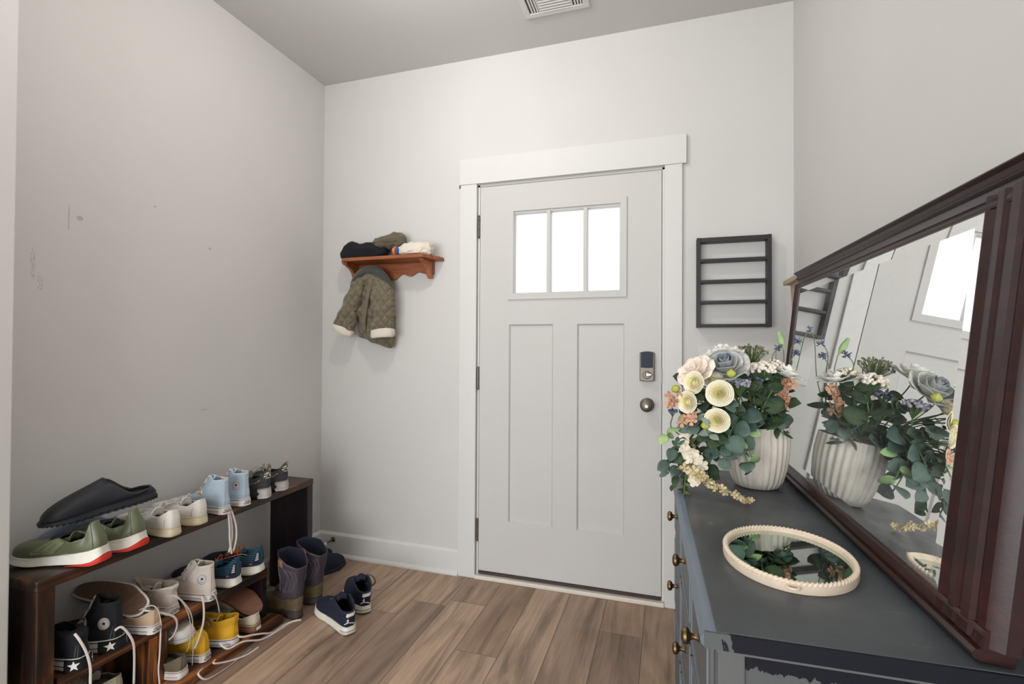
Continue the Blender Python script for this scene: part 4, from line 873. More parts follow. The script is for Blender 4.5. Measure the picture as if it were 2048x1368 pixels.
    def patch(s, name, m, p0, p1, v0, v1, off=.0012, f=None, nu=20, nv=8, edge=None, shape=None):
        f = f or s.P; mb = MB(); G = []; Gi = []
        for i in range(nv+1):
            for j in range(nu+1):
                a, b = j/nu, i/nv
                aa, bb = shape(a, b) if shape else (a, b)
                ph = p0+(p1-p0)*aa; v = v0+(v1-v0)*bb; c = f(ph, v); n = s.nrm(f, ph, v)[0]
                ed = min([q for q, n_ in ((min(a, 1-a), nu), (min(b, 1-b), nv)) if n_ > 2] or [1]); G.append(c+n*(off if ed > 0 else off*.4)); Gi.append(c-n*.001)
        w = nu+1; F = [(i*w+j, i*w+j+1, (i+1)*w+j+1, (i+1)*w+j) for i in range(nv) for j in range(nu)]
        k = len(G); F += [tuple(k+x for x in reversed(q)) for q in F[:nu*nv]]
        bd = [j for j in range(nu)]+[i*w+nu for i in range(nv)]+[nv*w+j for j in range(nu, 0, -1)]+[i*w for i in range(nv, 0, -1)]
        F += [(bd[i], bd[(i+1) % len(bd)], k+bd[(i+1) % len(bd)], k+bd[i]) for i in range(len(bd))]
        return mb.add(G+Gi, F).build(name, m, s.t, auto=180)
    def decal(s, name, m, polys, ph, v, size, rot=0, off=.0016, f=None, thick=.0006, parent=None):
        """polys: list of (verts2d, faces) in unit size; b is up, a is to the right seen from outside"""
        f = f or s.P; n, e1, e2 = s.nrm(f, ph, v); c0 = f(ph, v)
        up = Vector((0, 0, 1)); rt = up.cross(n); rt.normalize() if rt.length > 0 else None
        up2 = n.cross(rt).normalized(); mb = MB(); ca, sa = math.cos(rot), math.sin(rot)
        # local 2x2 map from surface tangents to (right, up)
        A = np.array([[e1.dot(rt), e2.dot(rt)], [e1.dot(up2), e2.dot(up2)]]); Ai = np.linalg.inv(A)
        for vs_, fs in polys:
            top, bot = [], []
            for x, y in vs_:
                x, y = (x*ca-y*sa)*size, (x*sa+y*ca)*size
                d = Ai@np.array([x, y]); pp, vv = ph+d[0], v+d[1]
                c = f(pp, vv); nn = s.nrm(f, pp, vv)[0]; top.append(c+nn*off); bot.append(c+nn*(off-thick))
            k = len(top); F = list(fs)+[tuple(k+i for i in reversed(q)) for q in fs]
            E = {}
            for q in fs:
                for i in range(len(q)):
                    a_, b_ = q[i], q[(i+1) % len(q)]
                    if (b_, a_) in E: E.pop((b_, a_))
                    else: E[(a_, b_)] = 1
            F += [(b_, a_, k+a_, k+b_) for a_, b_ in E]
            mb.add(top+bot, F)
        return mb.build(name, m, parent or s.t, smooth=False)
    def tongue(s, m, up=.03, w=.022, lean=.35, thick=.005, drop=.006, start=1.0, out=0.0):
        x0, x1 = s.q['op']; oz = s.q['oz']; pts = []
        for t in (1.04, .9, .78, .66, .58): pts.append((x0+(x1-x0)*t, interp(oz, min(t, 1))-drop*(1 if t < 1 else 1.4)))
        zl = pts[-1][1]; xl = pts[-1][0]; pts.append((xl-lean*up*.5+out, zl+up*.55)); pts.append((xl-lean*up+out*1.6, zl+up)); pts = spl([(p[0], 0, p[1]) for p in pts], 3)
        mb = MB(); n = len(pts); V = []
        for i, p in enumerate(pts):
            ww = w*(.45+.55*sstep(0, .7, i/(n-1)))*(1-.25*sstep(.85, 1, i/(n-1)))
            for j in range(-4, 5): V.append((p[0]-.003*(j/4)**2, ww*j/4, p[2]-.008*(j/4)**2))
        F = [(i*9+j, i*9+j+1, (i+1)*9+j+1, (i+1)*9+j) for i in range(n-1) for j in range(8)]
        return mb.add(V, F).build('tongue', m, s.t, auto=180, solid=thick)
    def laces(s, m='lace_white', n=5, t0=.60, t1=.94, v=.95, w=.0032, bow=None, f=None, eyelets=None, hi=0):
        mb = MB(); L_, R_ = [], []
        for i in range(n):
            t = t1+(t0-t1)*i/(n-1); ph = math.acos(1-2*t); L_.append(s.P(ph, v)+Vector((0, 0, .002))); R_.append(s.P(2*PI-ph, v)+Vector((0, 0, .002)))
        if hi:
            for i in range(hi):
                v2 = 1+(i+1)/hi*len(s.q['rings'])*.9; L_.append(s.P(PI-.42, v2)+Vector((.003, 0, 0))); R_.append(s.P(PI+.42, v2)+Vector((.003, 0, 0)))
        for i in range(len(L_)):
            mid = (L_[i]+R_[i])*.5+Vector((.003, 0, .005)); mb.tube(spl([L_[i], mid, R_[i]], 4), w, 6, .0011)
            if i+1 < len(L_):
                for a_, b_ in ((L_[i], R_[i+1]), (R_[i], L_[i+1])): mb.tube(spl([a_, (a_+b_)*.5+Vector((.003, 0, .006)), b_], 4), w, 6, .0011)
        if bow:
            c = (L_[-1]+R_[-1])*.5+Vector((.002, 0, .008)); rg = random.Random(bow)
            for sy in (-1, 1):
                a1 = c+Vector((rg.uniform(.0, .03), sy*.035, .014)); a2 = c+Vector((rg.uniform(0, .03)+.01, sy*.045, -.008))
                mb.tube(spl([c, a1, a2, c], 6), w*.8, 6, .001); mb.tube(spl([c, c+Vector((.02, sy*.02, .004)), c+Vector((.04, sy*.04, -.02))], 5), w*.8, 6, .001)
        o = mb.build('laces', m, s.t, auto=180)
        if eyelets:
            e = MB()
            for p in L_+R_: ball(e, p+Vector((0, .002 if p.y > 0 else -.002, -.004)), .0026, 8)
            e.build('eyelets', eyelets, s.t, auto=180)
        return o
    def hang(s, paths, m='lace_white', name='loose_lace', w=.0035):
        inv = s.mw.inverted()
        n0 = (inv.to_3x3()@Vector((.6, .8, 0))).normalized()
        for p in paths: MB().tube([inv@Vector(q) for q in spl(p, 7)], w, 8, .0010, n0=n0).build(name, m, s.t, auto=180)

def star(n=5, r=.42, rot=PI/2):
    return [([((1 if i % 2 == 0 else r)*math.cos(rot+PI*i/n), (1 if i % 2 == 0 else r)*math.sin(rot+PI*i/n)) for i in range(2*n)]+[(0, 0)], [(i, (i+1) % (2*n), 2*n) for i in range(2*n)])]
def disc(r=1, n=28): return [([(r*math.cos(2*PI*i/n), r*math.sin(2*PI*i/n)) for i in range(n)]+[(0, 0)], [(i, (i+1) % n, n) for i in range(n)])]
def annul(r0, r1, n=28): return [([(r0*math.cos(2*PI*i/n), r0*math.sin(2*PI*i/n)) for i in range(n)]+[(r1*math.cos(2*PI*i/n), r1*math.sin(2*PI*i/n)) for i in range(n)], [(i, (i+1) % n, n+(i+1) % n, n+i) for i in range(n)])]
def rect(x0, x1, y0, y1, n=6): 
    V = [(x0+(x1-x0)*i/n, y) for y in (y0, y1) for i in range(n+1)]; return [(V, [(i, i+1, n+2+i, n+1+i) for i in range(n)])]
_tx = {}
def text(st, sx=1.0):
    """lettering outlines from the built-in typeface: width-normalised unit mesh"""
    if (st, sx) in _tx: return _tx[(st, sx)]
    c = bpy.data.curves.new('t', 'FONT'); c.body = st; c.align_x = 'CENTER'; c.align_y = 'CENTER'; c.resolution_u = 3; c.offset = .02
    o = bpy.data.objects.new('t', c); COL.objects.link(o); bpy.context.view_layer.update()
    me = bpy.data.meshes.new_from_object(o.evaluated_get(bpy.context.evaluated_depsgraph_get()))
    r = [([(v.co.x*sx, v.co.y) for v in me.vertices], [tuple(p.vertices) for p in me.polygons])]
    bpy.data.objects.remove(o); bpy.data.curves.remove(c); bpy.data.meshes.remove(me); _tx[(st, sx)] = r; return r
def shift(polys, dx, dy, k=1.0): return [([(x*k+dx, y*k+dy) for x, y in v], f) for v, f in polys]
def poly(P): return [(list(P), [tuple(range(len(P)))])]
SWOOSH = poly([(-1, .05), (-.93, -.22), (-.75, -.36), (-.5, -.34), (-.1, -.12), (1.0, .48), (-.1, .12), (-.45, 0.02), (-.66, -.01), (-.78, .06), (-.86, .28)])
LEAP = [poly([(-.06, .98), (.06, .98), (.08, .72), (.04, .66), (-.02, .66)])[0], poly([(-.10, .62), (-.02, .72), (.10, .66), (.17, .58), (.15, .34), (.06, .02), (-.16, .02), (-.16, .30)])[0],
        poly([(.04, .20), (.10, .02), (.42, -.20), (.86, -.52), (.80, -.66), (.30, -.34), (-.04, -.10), (-.10, .06)])[0], poly([(-.16, .16), (.02, .02), (-.16, -.22), (-.50, -.28), (-.86, -.52), (-.90, -.40), (-.58, -.12), (-.30, -.06)])[0],
        poly([(-.10, .62), (-.16, .46), (-.34, .36), (-.40, .44), (-.24, .54)])[0], poly([(0, .70), (.04, 1.0), (-.02, 1.26), (-.10, 1.24), (-.06, 1.0)])[0]]
sideph = lambda x: x     # phi measured from the heel; positive side = +y

# ---- templates
HI = dict(L=.262, W=.092, st=[(0, .030), (.5, .028), (1, .026)], toeh=.026, op=(.004, .160), oz=[(0, .078), (.4, .076), (.75, .078), (1, .058)], ow=[(0, .024), (.3, .033), (.55, .030), (.75, .018), (1, .012)],
          rings=(dict(sx=.74, sy=.86, dx=-.019, z=[(0, .105), (.6, .108), (1, .102)]), dict(sx=.50, sy=.84, dx=-.036, z=[(0, .136), (.5, .134), (1, .146)])), fl=.002)
LO = dict(L=.262, W=.092, st=[(0, .030), (.5, .028), (1, .026)], toeh=.026, op=(.004, .170), oz=[(0, .078), (.3, .058), (.55, .060), (.8, .068), (1, .056)], fl=.002)
def canvas_shoe(name, label, cat, loc, yaw, hi, body, line='ink_navy', side=1, lace='lace_white', group=None, lab=True, emblem=None, cap='rubber_white', inner=None, mtx=None, eyelet='eyelet_metal', bow=0, tab=True, red=False, **kw):
    q = dict(HI if hi else LO); q.update(kw); s = Shoe(name, label, cat, loc, yaw, side, group, mtx, **q)
    s.sole('rubber_white', bottom=kw.get('bot', 'sole_brown')); s.upper(body, inner=inner); s.insole()
    s.patch('foxing_stripe', line, 0, 2*PI, .86, .93, .0008, s.S, 64, 1); s.patch('foxing_stripe', line, .12*PI, 1.88*PI, .42, .47, .0008, s.S, 60, 1)
    s.patch('toe_cap', cap, PI*.74, PI*1.26, 0.0, .40, .0016, None, 24, 8)
    s.patch('heel_strip', body, -.10, .10, .0, 1.0 if not hi else 2.6, .0009, None, 4, 16)
    s.tongue(body, .03 if not hi else (.075 if 'rings' not in kw or kw['rings'][-1]['z'][0][1] > .13 else .034), .020, .3 if not hi else .45); s.laces(lace, 5, .62, .92, .93, eyelets=eyelet, hi=3 if hi else 0, bow=bow)
    if lab:
        lb = s.patch('heel_label', 'rubber_white', -.50, .55, .08, .98, .0020, s.S, 14, 3)
        s.decal('heel_print', 'ink_black', shift(text('ALL', 1.15), -1.0, -.28, .8)+shift(star(), .02, -.25, .26)+shift(text('STAR', 1.0), 1.12, -.28, .8)+shift(text('CONVERSE', .9), 0, .48, .5), .05, .46, .0088, 0, .0026, s.S, .0004, lb)
    if emblem:
        ps, col_ = emblem
        for ph in ps:
            if hi:
                e = s.decal('ankle_patch', 'rubber_white', disc(), ph, 1.35, .0175, 0, .0012); s.decal('star', col_, star(), ph, 1.35, .0075, 0, .0020, parent=e); s.decal('ring_print', col_, annul(.84, .90)+annul(.62, .66), ph, 1.35, .0175, 0, .0018, parent=e)
    return s
ZB = .5455; ZR = .2405; ZF = .0355
# 1-2 olive runners
def olive(label, loc, yaw, side):
    s = Shoe('running_shoe', label, 'shoe', loc, yaw, side, 'olive running shoes on the bench', None, L=.262, W=.100, st=[(0, .052), (.12, .042), (.35, .032), (.7, .026), (1, .032)], sb=[(0, .010), (.10, .002), (.7, .0), (1, .012)], toeh=.038, fl=.006,
             op=(.026, .158), oz=[(0, .128), (.07, .124), (.16, .080), (.4, .072), (.65, .082), (1, .070)], ow=[(0, .018), (.12, .024), (.3, .034), (.5, .034), (.8, .024), (1, .014)])
    s.sole('foam_white', bottom='black_sole'); s.upper('olive_rubbery', inner='olive_mesh'); s.insole('insole_dark')
    for a_ in (1, -1):
        s.patch('heel_wedge', 'outsole_red', a_*.0, a_*1.3, .0, .52, .0014, s.S, 24, 4, shape=lambda a, b: (a, b*(1-a)**.9))
        s.patch('midfoot_cage', mat('olive_light', (112, 120, 88), .35, var=.05, coat=.1), a_*1.55, a_*2.05, .16, 1.0, .0045, None, 12, 8)
        for k in range(2): s.patch('cage_slot', 'olive_mesh', a_*(1.70+.17*k), a_*(1.75+.17*k), .35, .80, .0052, None, 3, 8)
        s.patch('toe_line', 'black_sole', a_*2.5, a_*PI, .05, .22, .001, s.S, 10, 2)
    s.patch('heel_seam', 'olive_mesh', .50, .53, .05, .98, .0006, None, 2, 12)
    s.tongue('olive_mesh', .02, .020, .3); s.laces('lace_black', 4, .66, .9, .95); return s
s = olive('olive green running shoe with red heel wedge, nearest shoe on the bench', (-.668, -1.372, ZB), 196, 1); s.t['label'] = 'olive running shoe with red heel wedge, nearest on the bench, toe left'
olive('second olive running shoe with red heel wedge, beside the white sneakers', (-.672, -1.255, ZB), 194, -1)
# 3 black clog on top, pale blue slide behind
def clog(name, label, loc, mtx, m, L=.285, peak=.115):
    s = Shoe(name, label, 'clog', loc, 0, 1, None, mtx, L=L, W=.108, st=[(0, .030), (.4, .026), (1, .020)], sb=[(0, .002), (.2, 0), (.7, .0), (1, .012)], toeh=.036, fl=.003, op=(.010, .138), oz=[(0, .046), (.38, .042), (.46, .048), (.9, peak-.012), (1, peak)], ow=[(0, .030), (.2, .040), (.5, .042), (.85, .034), (1, .020)])
    s.sole(m); s.upper(m, thick=.006); s.insole(m)
    for k in range(48): s.patch('tread_ridge', m, 2*PI*k/48, 2*PI*(k+.55)/48, .04, .42, .0010, s.S, 1, 1)
    return s
def mtx(X, Z, loc):
    X = Vector(X).normalized(); Z = Vector(Z); Z = (Z-X*Z.dot(X)).normalized(); Y = Z.cross(X)
    return Matrix(((X.x, Y.x, Z.x, loc[0]), (X.y, Y.y, Z.y, loc[1]), (X.z, Y.z, Z.z, loc[2]), (0, 0, 0, 1)))
s = clog('clog', 'black foam clog lying across the olive running shoes', None, mtx((-.40, -.90, -.10), (.03, -.05, 1), (-.765, -1.145, .668)), 'black_foam', .300, .112)
for sg in (1, -1): s.patch('side_slot', 'insole_dark', sg*1.28, sg*1.40, .80, .86, .0006, None, 6, 2)
s = clog('slide_sandal', 'pale blue foam slide mostly hidden behind the olive running shoes', None, mtx((-.10, -1, 0), (0, 0, 1), (-.900, -1.130, ZB)), 'slide_blue', .290, .092)
# 4-5 white leather sneakers
def white_low(label, loc, yaw, side):
    s = Shoe('sneaker', label, 'shoe', loc, yaw, side, 'white leather sneakers on the bench', None, L=.272, W=.100, st=[(0, .032), (.5, .028), (1, .024)], toeh=.036, fl=.002, op=(.008, .165), oz=[(0, .094), (.25, .070), (.5, .070), (.75, .074), (1, .060)])
    s.sole('rubber_aged'); s.upper('leather_white', inner='insole_beige'); s.insole('insole_beige'); s.patch('heel_tab', 'leather_white', -.34, .34, .45, 1.0, .0016, None, 14, 8)
    for a_ in (-.62, .62): s.patch('seam', 'insole_beige', a_-.008, a_+.008, .02, .60, .0005, None, 2, 8)
    s.patch('sole_seam', 'insole_beige', 0, 2*PI, .93, .96, .0004, s.S, 64, 1); s.tongue('leather_white', .026, .024, .2); s.laces('lace_white', 6, .60, .94, .92, .0038, bow=3 if side > 0 else 8); return s
white_low('white leather sneaker with yellowed sole next to the olive shoes', (-.662, -1.150, ZB), 178, 1)
white_low('white leather sneaker with yellowed sole next to the light blue high tops', (-.676, -1.032, ZB), 178, -1)
# 6-7 light blue high tops
s = canvas_shoe('high_top', 'light blue canvas high top with laces hanging over the bench edge', 'shoe', (-.690, -.918, ZB), 178, True, 'canvas_blue', 'ink_navy', 1, group='light blue high tops on the bench', eyelet='gold_metal', inner='canvas_white')
s.hang([[(-.72, -.94, .60), (-.70, -.91, .572), (-.695, -.896, .516), (-.695, -.89, .445), (-.695, -.904, .391)], [(-.715, -.93, .60), (-.698, -.905, .575), (-.693, -.877, .499), (-.693, -.871, .438), (-.693, -.885, .388)], [(-.72, -.935, .60), (-.70, -.912, .575), (-.693, -.905, .499), (-.693, -.902, .439), (-.693, -.892, .381)]])
canvas_shoe('high_top', 'light blue canvas high top beside the dark grey sneakers', 'shoe', (-.700, -.810, ZB), 178, True, 'canvas_blue', 'ink_navy', -1, emblem=((.95,), 'ink_navy'), group='light blue high tops on the bench', eyelet='gold_metal', inner='canvas_white')
# 8-9 dark grey runners
def grey(label, loc, yaw, side):
    s = Shoe('sneaker', label, 'shoe', loc, yaw, side, 'dark grey sneakers on the bench', None, L=.285, W=.108, st=[(0, .045), (.3, .040), (.6, .030), (1, .028)], sb=[(0, 0), (.75, 0), (1, .012)], toeh=.032, fl=.002, op=(.000, .155), oz=[(0, .126), (.2, .092), (.4, .084), (.65, .090), (1, .068)], ow=[(0, .024), (.2, .036), (.45, .033), (.65, .022), (1, .012)])
    s.sole('black_sole'); s.upper('charcoal_olive', inner='lining_navy'); s.insole('insole_dark')
    s.patch('heel_sole', 'rubber_grey', -.72, .72, .02, .99, .0022, s.S, 24, 4, shape=lambda a, b: (a+(.04*math.sin(b*9) if a in (0, 1) else 0), b))
    s.patch('heel_guard', 'charcoal_suede', -.95, .95, .02, .34, .0014, None, 24, 6)
    for a_ in (1, -1):
        s.patch('side_badge', 'grey_gem', a_*.86, a_*1.18, .40, .60, .0022, None, 10, 4); s.decal('badge_print', 'ink_black', text('AIR MAX', .8), a_*1.02, .51, .0055, 0, .0032)
        s.patch('side_tab', 'tan_tab', a_*.74, a_*.86, .52, .68, .002, None, 4, 4); s.patch('lace_tab', 'tan_tab', a_*1.52, a_*1.66, .62, .92, .0022, None, 4, 5)
        s.decal('letter_mark', 'print_white', shift(text('NIKE', .75), 0, 1.0, 1.15)+shift(SWOOSH, 0, .15, 1.15)+shift(text('AIR', 1.6), .1, -.85, .6), a_*.24, .62, .0105, .12*a_*0, .0018)
    s.patch('heel_loop', 'tan_tab', -.16, .16, .86, 1.0, .003, None, 8, 4)
    s.tongue('lace_grey', .034, .024, .1); s.laces('lace_grey', 5, .60, .92, .95, .0026, bow=2 if side > 0 else 5); return s
grey('dark grey sneaker with tan tabs and white heel lettering, beside the light blue high top', (-.704, -.690, ZB), 200, 1)
grey('dark grey sneaker with white heel lettering at the far end of the bench', (-.720, -.568, ZB), 200, -1)
# rack, top board
def black_hi(label, loc, yaw, side, folded):
    s = canvas_shoe('high_top', label, 'shoe', loc, yaw, True, 'canvas_black', 'ink_black', side, group='black high tops on the rack', lab=False, emblem=None if folded else ((.95,), 'ink_black'), lace='lace_white' if not folded else 'lace_black', L=.255, st=[(0, .040), (.25, .036), (.5, .032), (1, .028)],
        rings=(dict(sx=.76, sy=.86, dx=-.017, z=[(0, .112), (.6, .110), (1, .104)]), dict(sx=.48, sy=.80, dx=-.028, z=[(0, .150), (.5, .150), (1, .164)])) if not folded else (dict(sx=.92, sy=1.0, dx=-.01, z=[(0, .112), (.6, .102), (1, .098)]), dict(sx=.8, sy=.7, dx=.02, z=[(0, .112), (.5, .118), (1, .100)])))
    s.patch('heel_band', 'canvas_black', -.85, .85, .04, .97, .003, s.S, 24, 5)
    for k in range(4): s.patch('band_rib', 'lace_black', -.84, .84, .12+.22*k, .18+.22*k, .0042, s.S, 24, 1)
    for a_ in (.42, -.42): s.decal('star', 'print_white', star(), a_, .55, .0150, .15, .0052, s.S, .001)
    for a_ in (.30, .45, -.30, -.45): s.patch('stitching', 'lace_grey', a_-.006, a_+.006, .03, .98, .0007, None, 2, 14)
    return s
s = black_hi('black high top with folded collar and white star heel, nearest on the rack', (-.700, -1.402, ZR), 186, 1, True)
s.hang([[(-.70, -1.43, .36), (-.690, -1.422, .337), (-.688, -1.406, .294), (-.688, -1.395, .244), (-.688, -1.394, .195), (-.688, -1.39, .12)]])
black_hi('black high top with ankle patch and white star heel, second on the rack', (-.704, -1.298, ZR), 186, -1, False)
u = mtx((.82, .18, -.12), (-.50, .50, -.62), (-.975, -1.262, .372))
s = canvas_shoe('sneaker', 'white low canvas shoe lying upside down with its brown sole showing', 'shoe', None, 0, False, 'canvas_white', 'ink_navy', 1, mtx=u, lab=False)
s = canvas_shoe('sneaker', 'tan canvas shoe with lettered heel label under the upturned brown sole', 'shoe', (-.682, -1.196, ZR), 190, False, 'canvas_tan', 'ink_navy', 1)
s.hang([[(-.72, -1.23, .325), (-.690, -1.204, .331), (-.684, -1.186, .276), (-.684, -1.186, .176), (-.684, -1.19, .112), (-.684, -1.185, .061)], [(-.72, -1.22, .32), (-.69, -1.186, .300), (-.684, -1.138, .263), (-.684, -1.125, .227), (-.684, -1.137, .199), (-.684, -1.155, .192)], [(-.70, -1.32, .31), (-.69, -1.304, .313), (-.684, -1.277, .259), (-.684, -1.27, .208), (-.684, -1.27, .116)]])
s = canvas_shoe('sneaker', 'worn off-white canvas shoe with slumped collar and red sole line', 'shoe', (-.735, -1.092, ZR), 184, True, 'canvas_white', 'red_line', 1, rings=(dict(sx=1.05, sy=1.15, dx=-.004, z=[(0, .098), (.6, .090), (1, .082)]), dict(sx=1.15, sy=1.35, dx=.012, z=[(0, .104), (.5, .090), (1, .112)])), inner='canvas_cream')
s.hang([[(-.73, -1.13, .325), (-.690, -1.12, .32), (-.684, -1.088, .26), (-.684, -1.071, .181), (-.684, -1.078, .131), (-.684, -1.089, .113)], [(-.73, -1.125, .325), (-.690, -1.117, .318), (-.684, -1.072, .238), (-.684, -1.062, .14), (-.684, -1.065, .053)]])
s = canvas_shoe('high_top', 'white canvas high top with navy star ankle patch on the rack', 'shoe', (-.690, -.975, ZR), 186, True, 'canvas_white', 'red_line', 1, emblem=((.85,), 'ink_navy'), inner='canvas_cream')
s.hang([[(-.71, -1.01, .27), (-.690, -1.018, .253), (-.684, -1.021, .19), (-.684, -1.039, .136), (-.684, -1.058, .106)], [(-.70, -.985, .27), (-.684, -.978, .264), (-.682, -.964, .227), (-.682, -.955, .185)]])
def teal(label, loc, yaw, side):
    s = Shoe('running_shoe', label, 'shoe', loc, yaw, side, 'teal running shoes on the rack', None, L=.285, W=.104, st=[(0, .038), (.4, .032), (1, .028)], sb=[(0, .006), (.08, 0), (.7, 0), (1, .014)], toeh=.034, fl=.004, op=(.004, .165), oz=[(0, .118), (.2, .090), (.4, .080), (.65, .084), (1, .066)])
    s.sole('foam_white'); s.upper('teal_stripes', inner='lining_teal'); s.insole('insole_dark'); s.patch('toe_overlay', 'navy_dark', PI*.62, PI*1.38, .02, .70, .0012, None, 26, 8)
    for a_ in (1, -1):
        s.patch('heel_overlay', 'navy_knit', a_*.12, a_*.62, .08, .72, .0014, None, 10, 8, shape=lambda a, b: (a*(1-.4*b), b))
        for k in range(5): s.patch('reflective_bar', 'print_white', a_*(.22+.01*k), a_*(.48-.015*k), .28+.085*k, .325+.085*k, .0022, None, 6, 1)
        s.patch('orange_accent', 'lace_orange', a_*.55, a_*.72, .13, .16, .0018, None, 4, 1)
    s.tongue('lining_teal', .022, .022, .2); s.laces('lace_orange', 6, .58, .93, .95, .0026, bow=4 if side > 0 else 9); return s
s = teal('teal striped running shoe with orange laces beside the white high top', (-.690, -.860, ZR), 188, 1)
s.hang([[(-.80, -.885, .325), (-.76, -.85, .340), (-.715, -.825, .350), (-.695, -.815, .345)]], 'lace_orange', w=.0022)
s = teal('teal striped running shoe with orange laces at the far end of the rack', (-.692, -.738, ZR), 188, -1)
# bottom board
s = canvas_shoe('sneaker', 'khaki canvas shoe with thick cream sole on the bottom board', 'shoe', (-.672, -1.105, ZF), 186, False, 'canvas_khaki', 'insole_beige', 1, lace='lace_grey', lab=False, W=.10)
canvas_shoe('sneaker', 'cream canvas shoe lying behind the khaki one, toe up', 'shoe', None, 0, False, 'canvas_cream', 'insole_beige', -1, mtx=mtx((.80, .12, .02), (-.35, -.25, .9), (-.965, -1.075, .125)), lab=False, inner='canvas_khaki')
canvas_shoe('sneaker', 'yellow canvas shoe with crushed heel, front of the yellow pair', 'shoe', (-.680, -1.005, ZF), 192, True, 'canvas_yellow', 'ink_navy', 1, group=None, rings=(dict(sx=1.0, sy=1.0, dx=.006, z=[(0, .094), (.6, .084), (1, .078)]), dict(sx=1.1, sy=1.1, dx=.040, z=[(0, .112), (.5, .088), (1, .100)])), L=.25)
s = canvas_shoe('sneaker', 'yellow canvas shoe behind its pair, near the brown slip-on', 'shoe', (-.660, -.895, ZF), 184, True, 'canvas_yellow', 'ink_navy', -1, lab=False, rings=(dict(sx=1.0, sy=1.05, dx=-.004, z=[(0, .096), (.6, .088), (1, .082)]), dict(sx=1.0, sy=1.15, dx=-.004, z=[(0, .112), (.5, .092), (1, .104)])), L=.25)
zf = .0395; zg = .004
s.hang([[(-.73, -.93, .11), (-.70, -.905, .088), (-.655, -.885, .060), (-.640, -.84, .045), (-.632, -.80, .03), (-.628, -.74, zg), (-.626, -.68, zg), (-.600, -.632, zg)], [(-.68, -.955, .07), (-.655, -.94, .045), (-.640, -.88, .042), (-.628, -.80, zg+.004), (-.618, -.72, zg), (-.612, -.655, zg), (-.585, -.625, zg)]])
MBt = MB()
for p in ([(-.648, -1.055, zf+.002), (-.632, -1.085, .043), (-.622, -1.06, .012), (-.618, -.99, zg), (-.620, -.92, zg), (-.624, -.86, zg)], [(-.650, -1.0, zf+.002), (-.634, -1.02, .042), (-.626, -.97, .02), (-.612, -.90, zg), (-.606, -.84, zg)]): MBt.tube(spl(p, 8), .0032, 8, .001)
tag(MBt.build('shoelace', 'lace_white', auto=180), 'loose white shoelaces lying along the edge of the rack bottom board', 'shoelace')
SL = dict(L=.265, W=.096, st=[(0, .034), (.5, .030), (1, .028)], toeh=.024, op=(.006, .130), oz=[(0, .076), (.4, .060), (.8, .072), (1, .070)], ow=[(0, .024), (.35, .035), (.7, .034), (1, .020)], fl=.003)
s = Shoe('slip_on', 'cream slip-on shoe with brown sole at the far end of the bottom board', 'shoe', (-.648, -.800, ZF), 184, 1, None, None, **SL); s.sole('gum_brown'); s.upper('canvas_cream', inner='lining_navy'); s.insole('insole_dark'); s.patch('welt', 'rubber_aged', 0, 2*PI, .90, .97, .001, s.S, 64, 1); s.patch('heel_tag', 'rubber_white', -.12, .12, .35, .7, .001, s.S, 4, 2)
s = Shoe('slip_on', 'slip-on shoe turned over with its smooth brown sole facing up', 'shoe', (0, 0, 0), 0, 1, None, mtx((.84, .10, -.22), (-.26, .36, -.9), (-.925, -.795, .185)), **SL); s.sole('gum_brown'); s.upper('canvas_cream'); s.insole('insole_dark'); s.patch('welt', 'rubber_aged', 0, 2*PI, .90, .97, .001, s.S, 64, 1)
canvas_shoe('sneaker', 'beige canvas shoe under the near part of the rack', 'shoe', (-.775, -1.250, ZF), 190, False, 'canvas_cream', 'insole_beige', 1, lace='lace_grey', lab=False, inner='canvas_khaki')

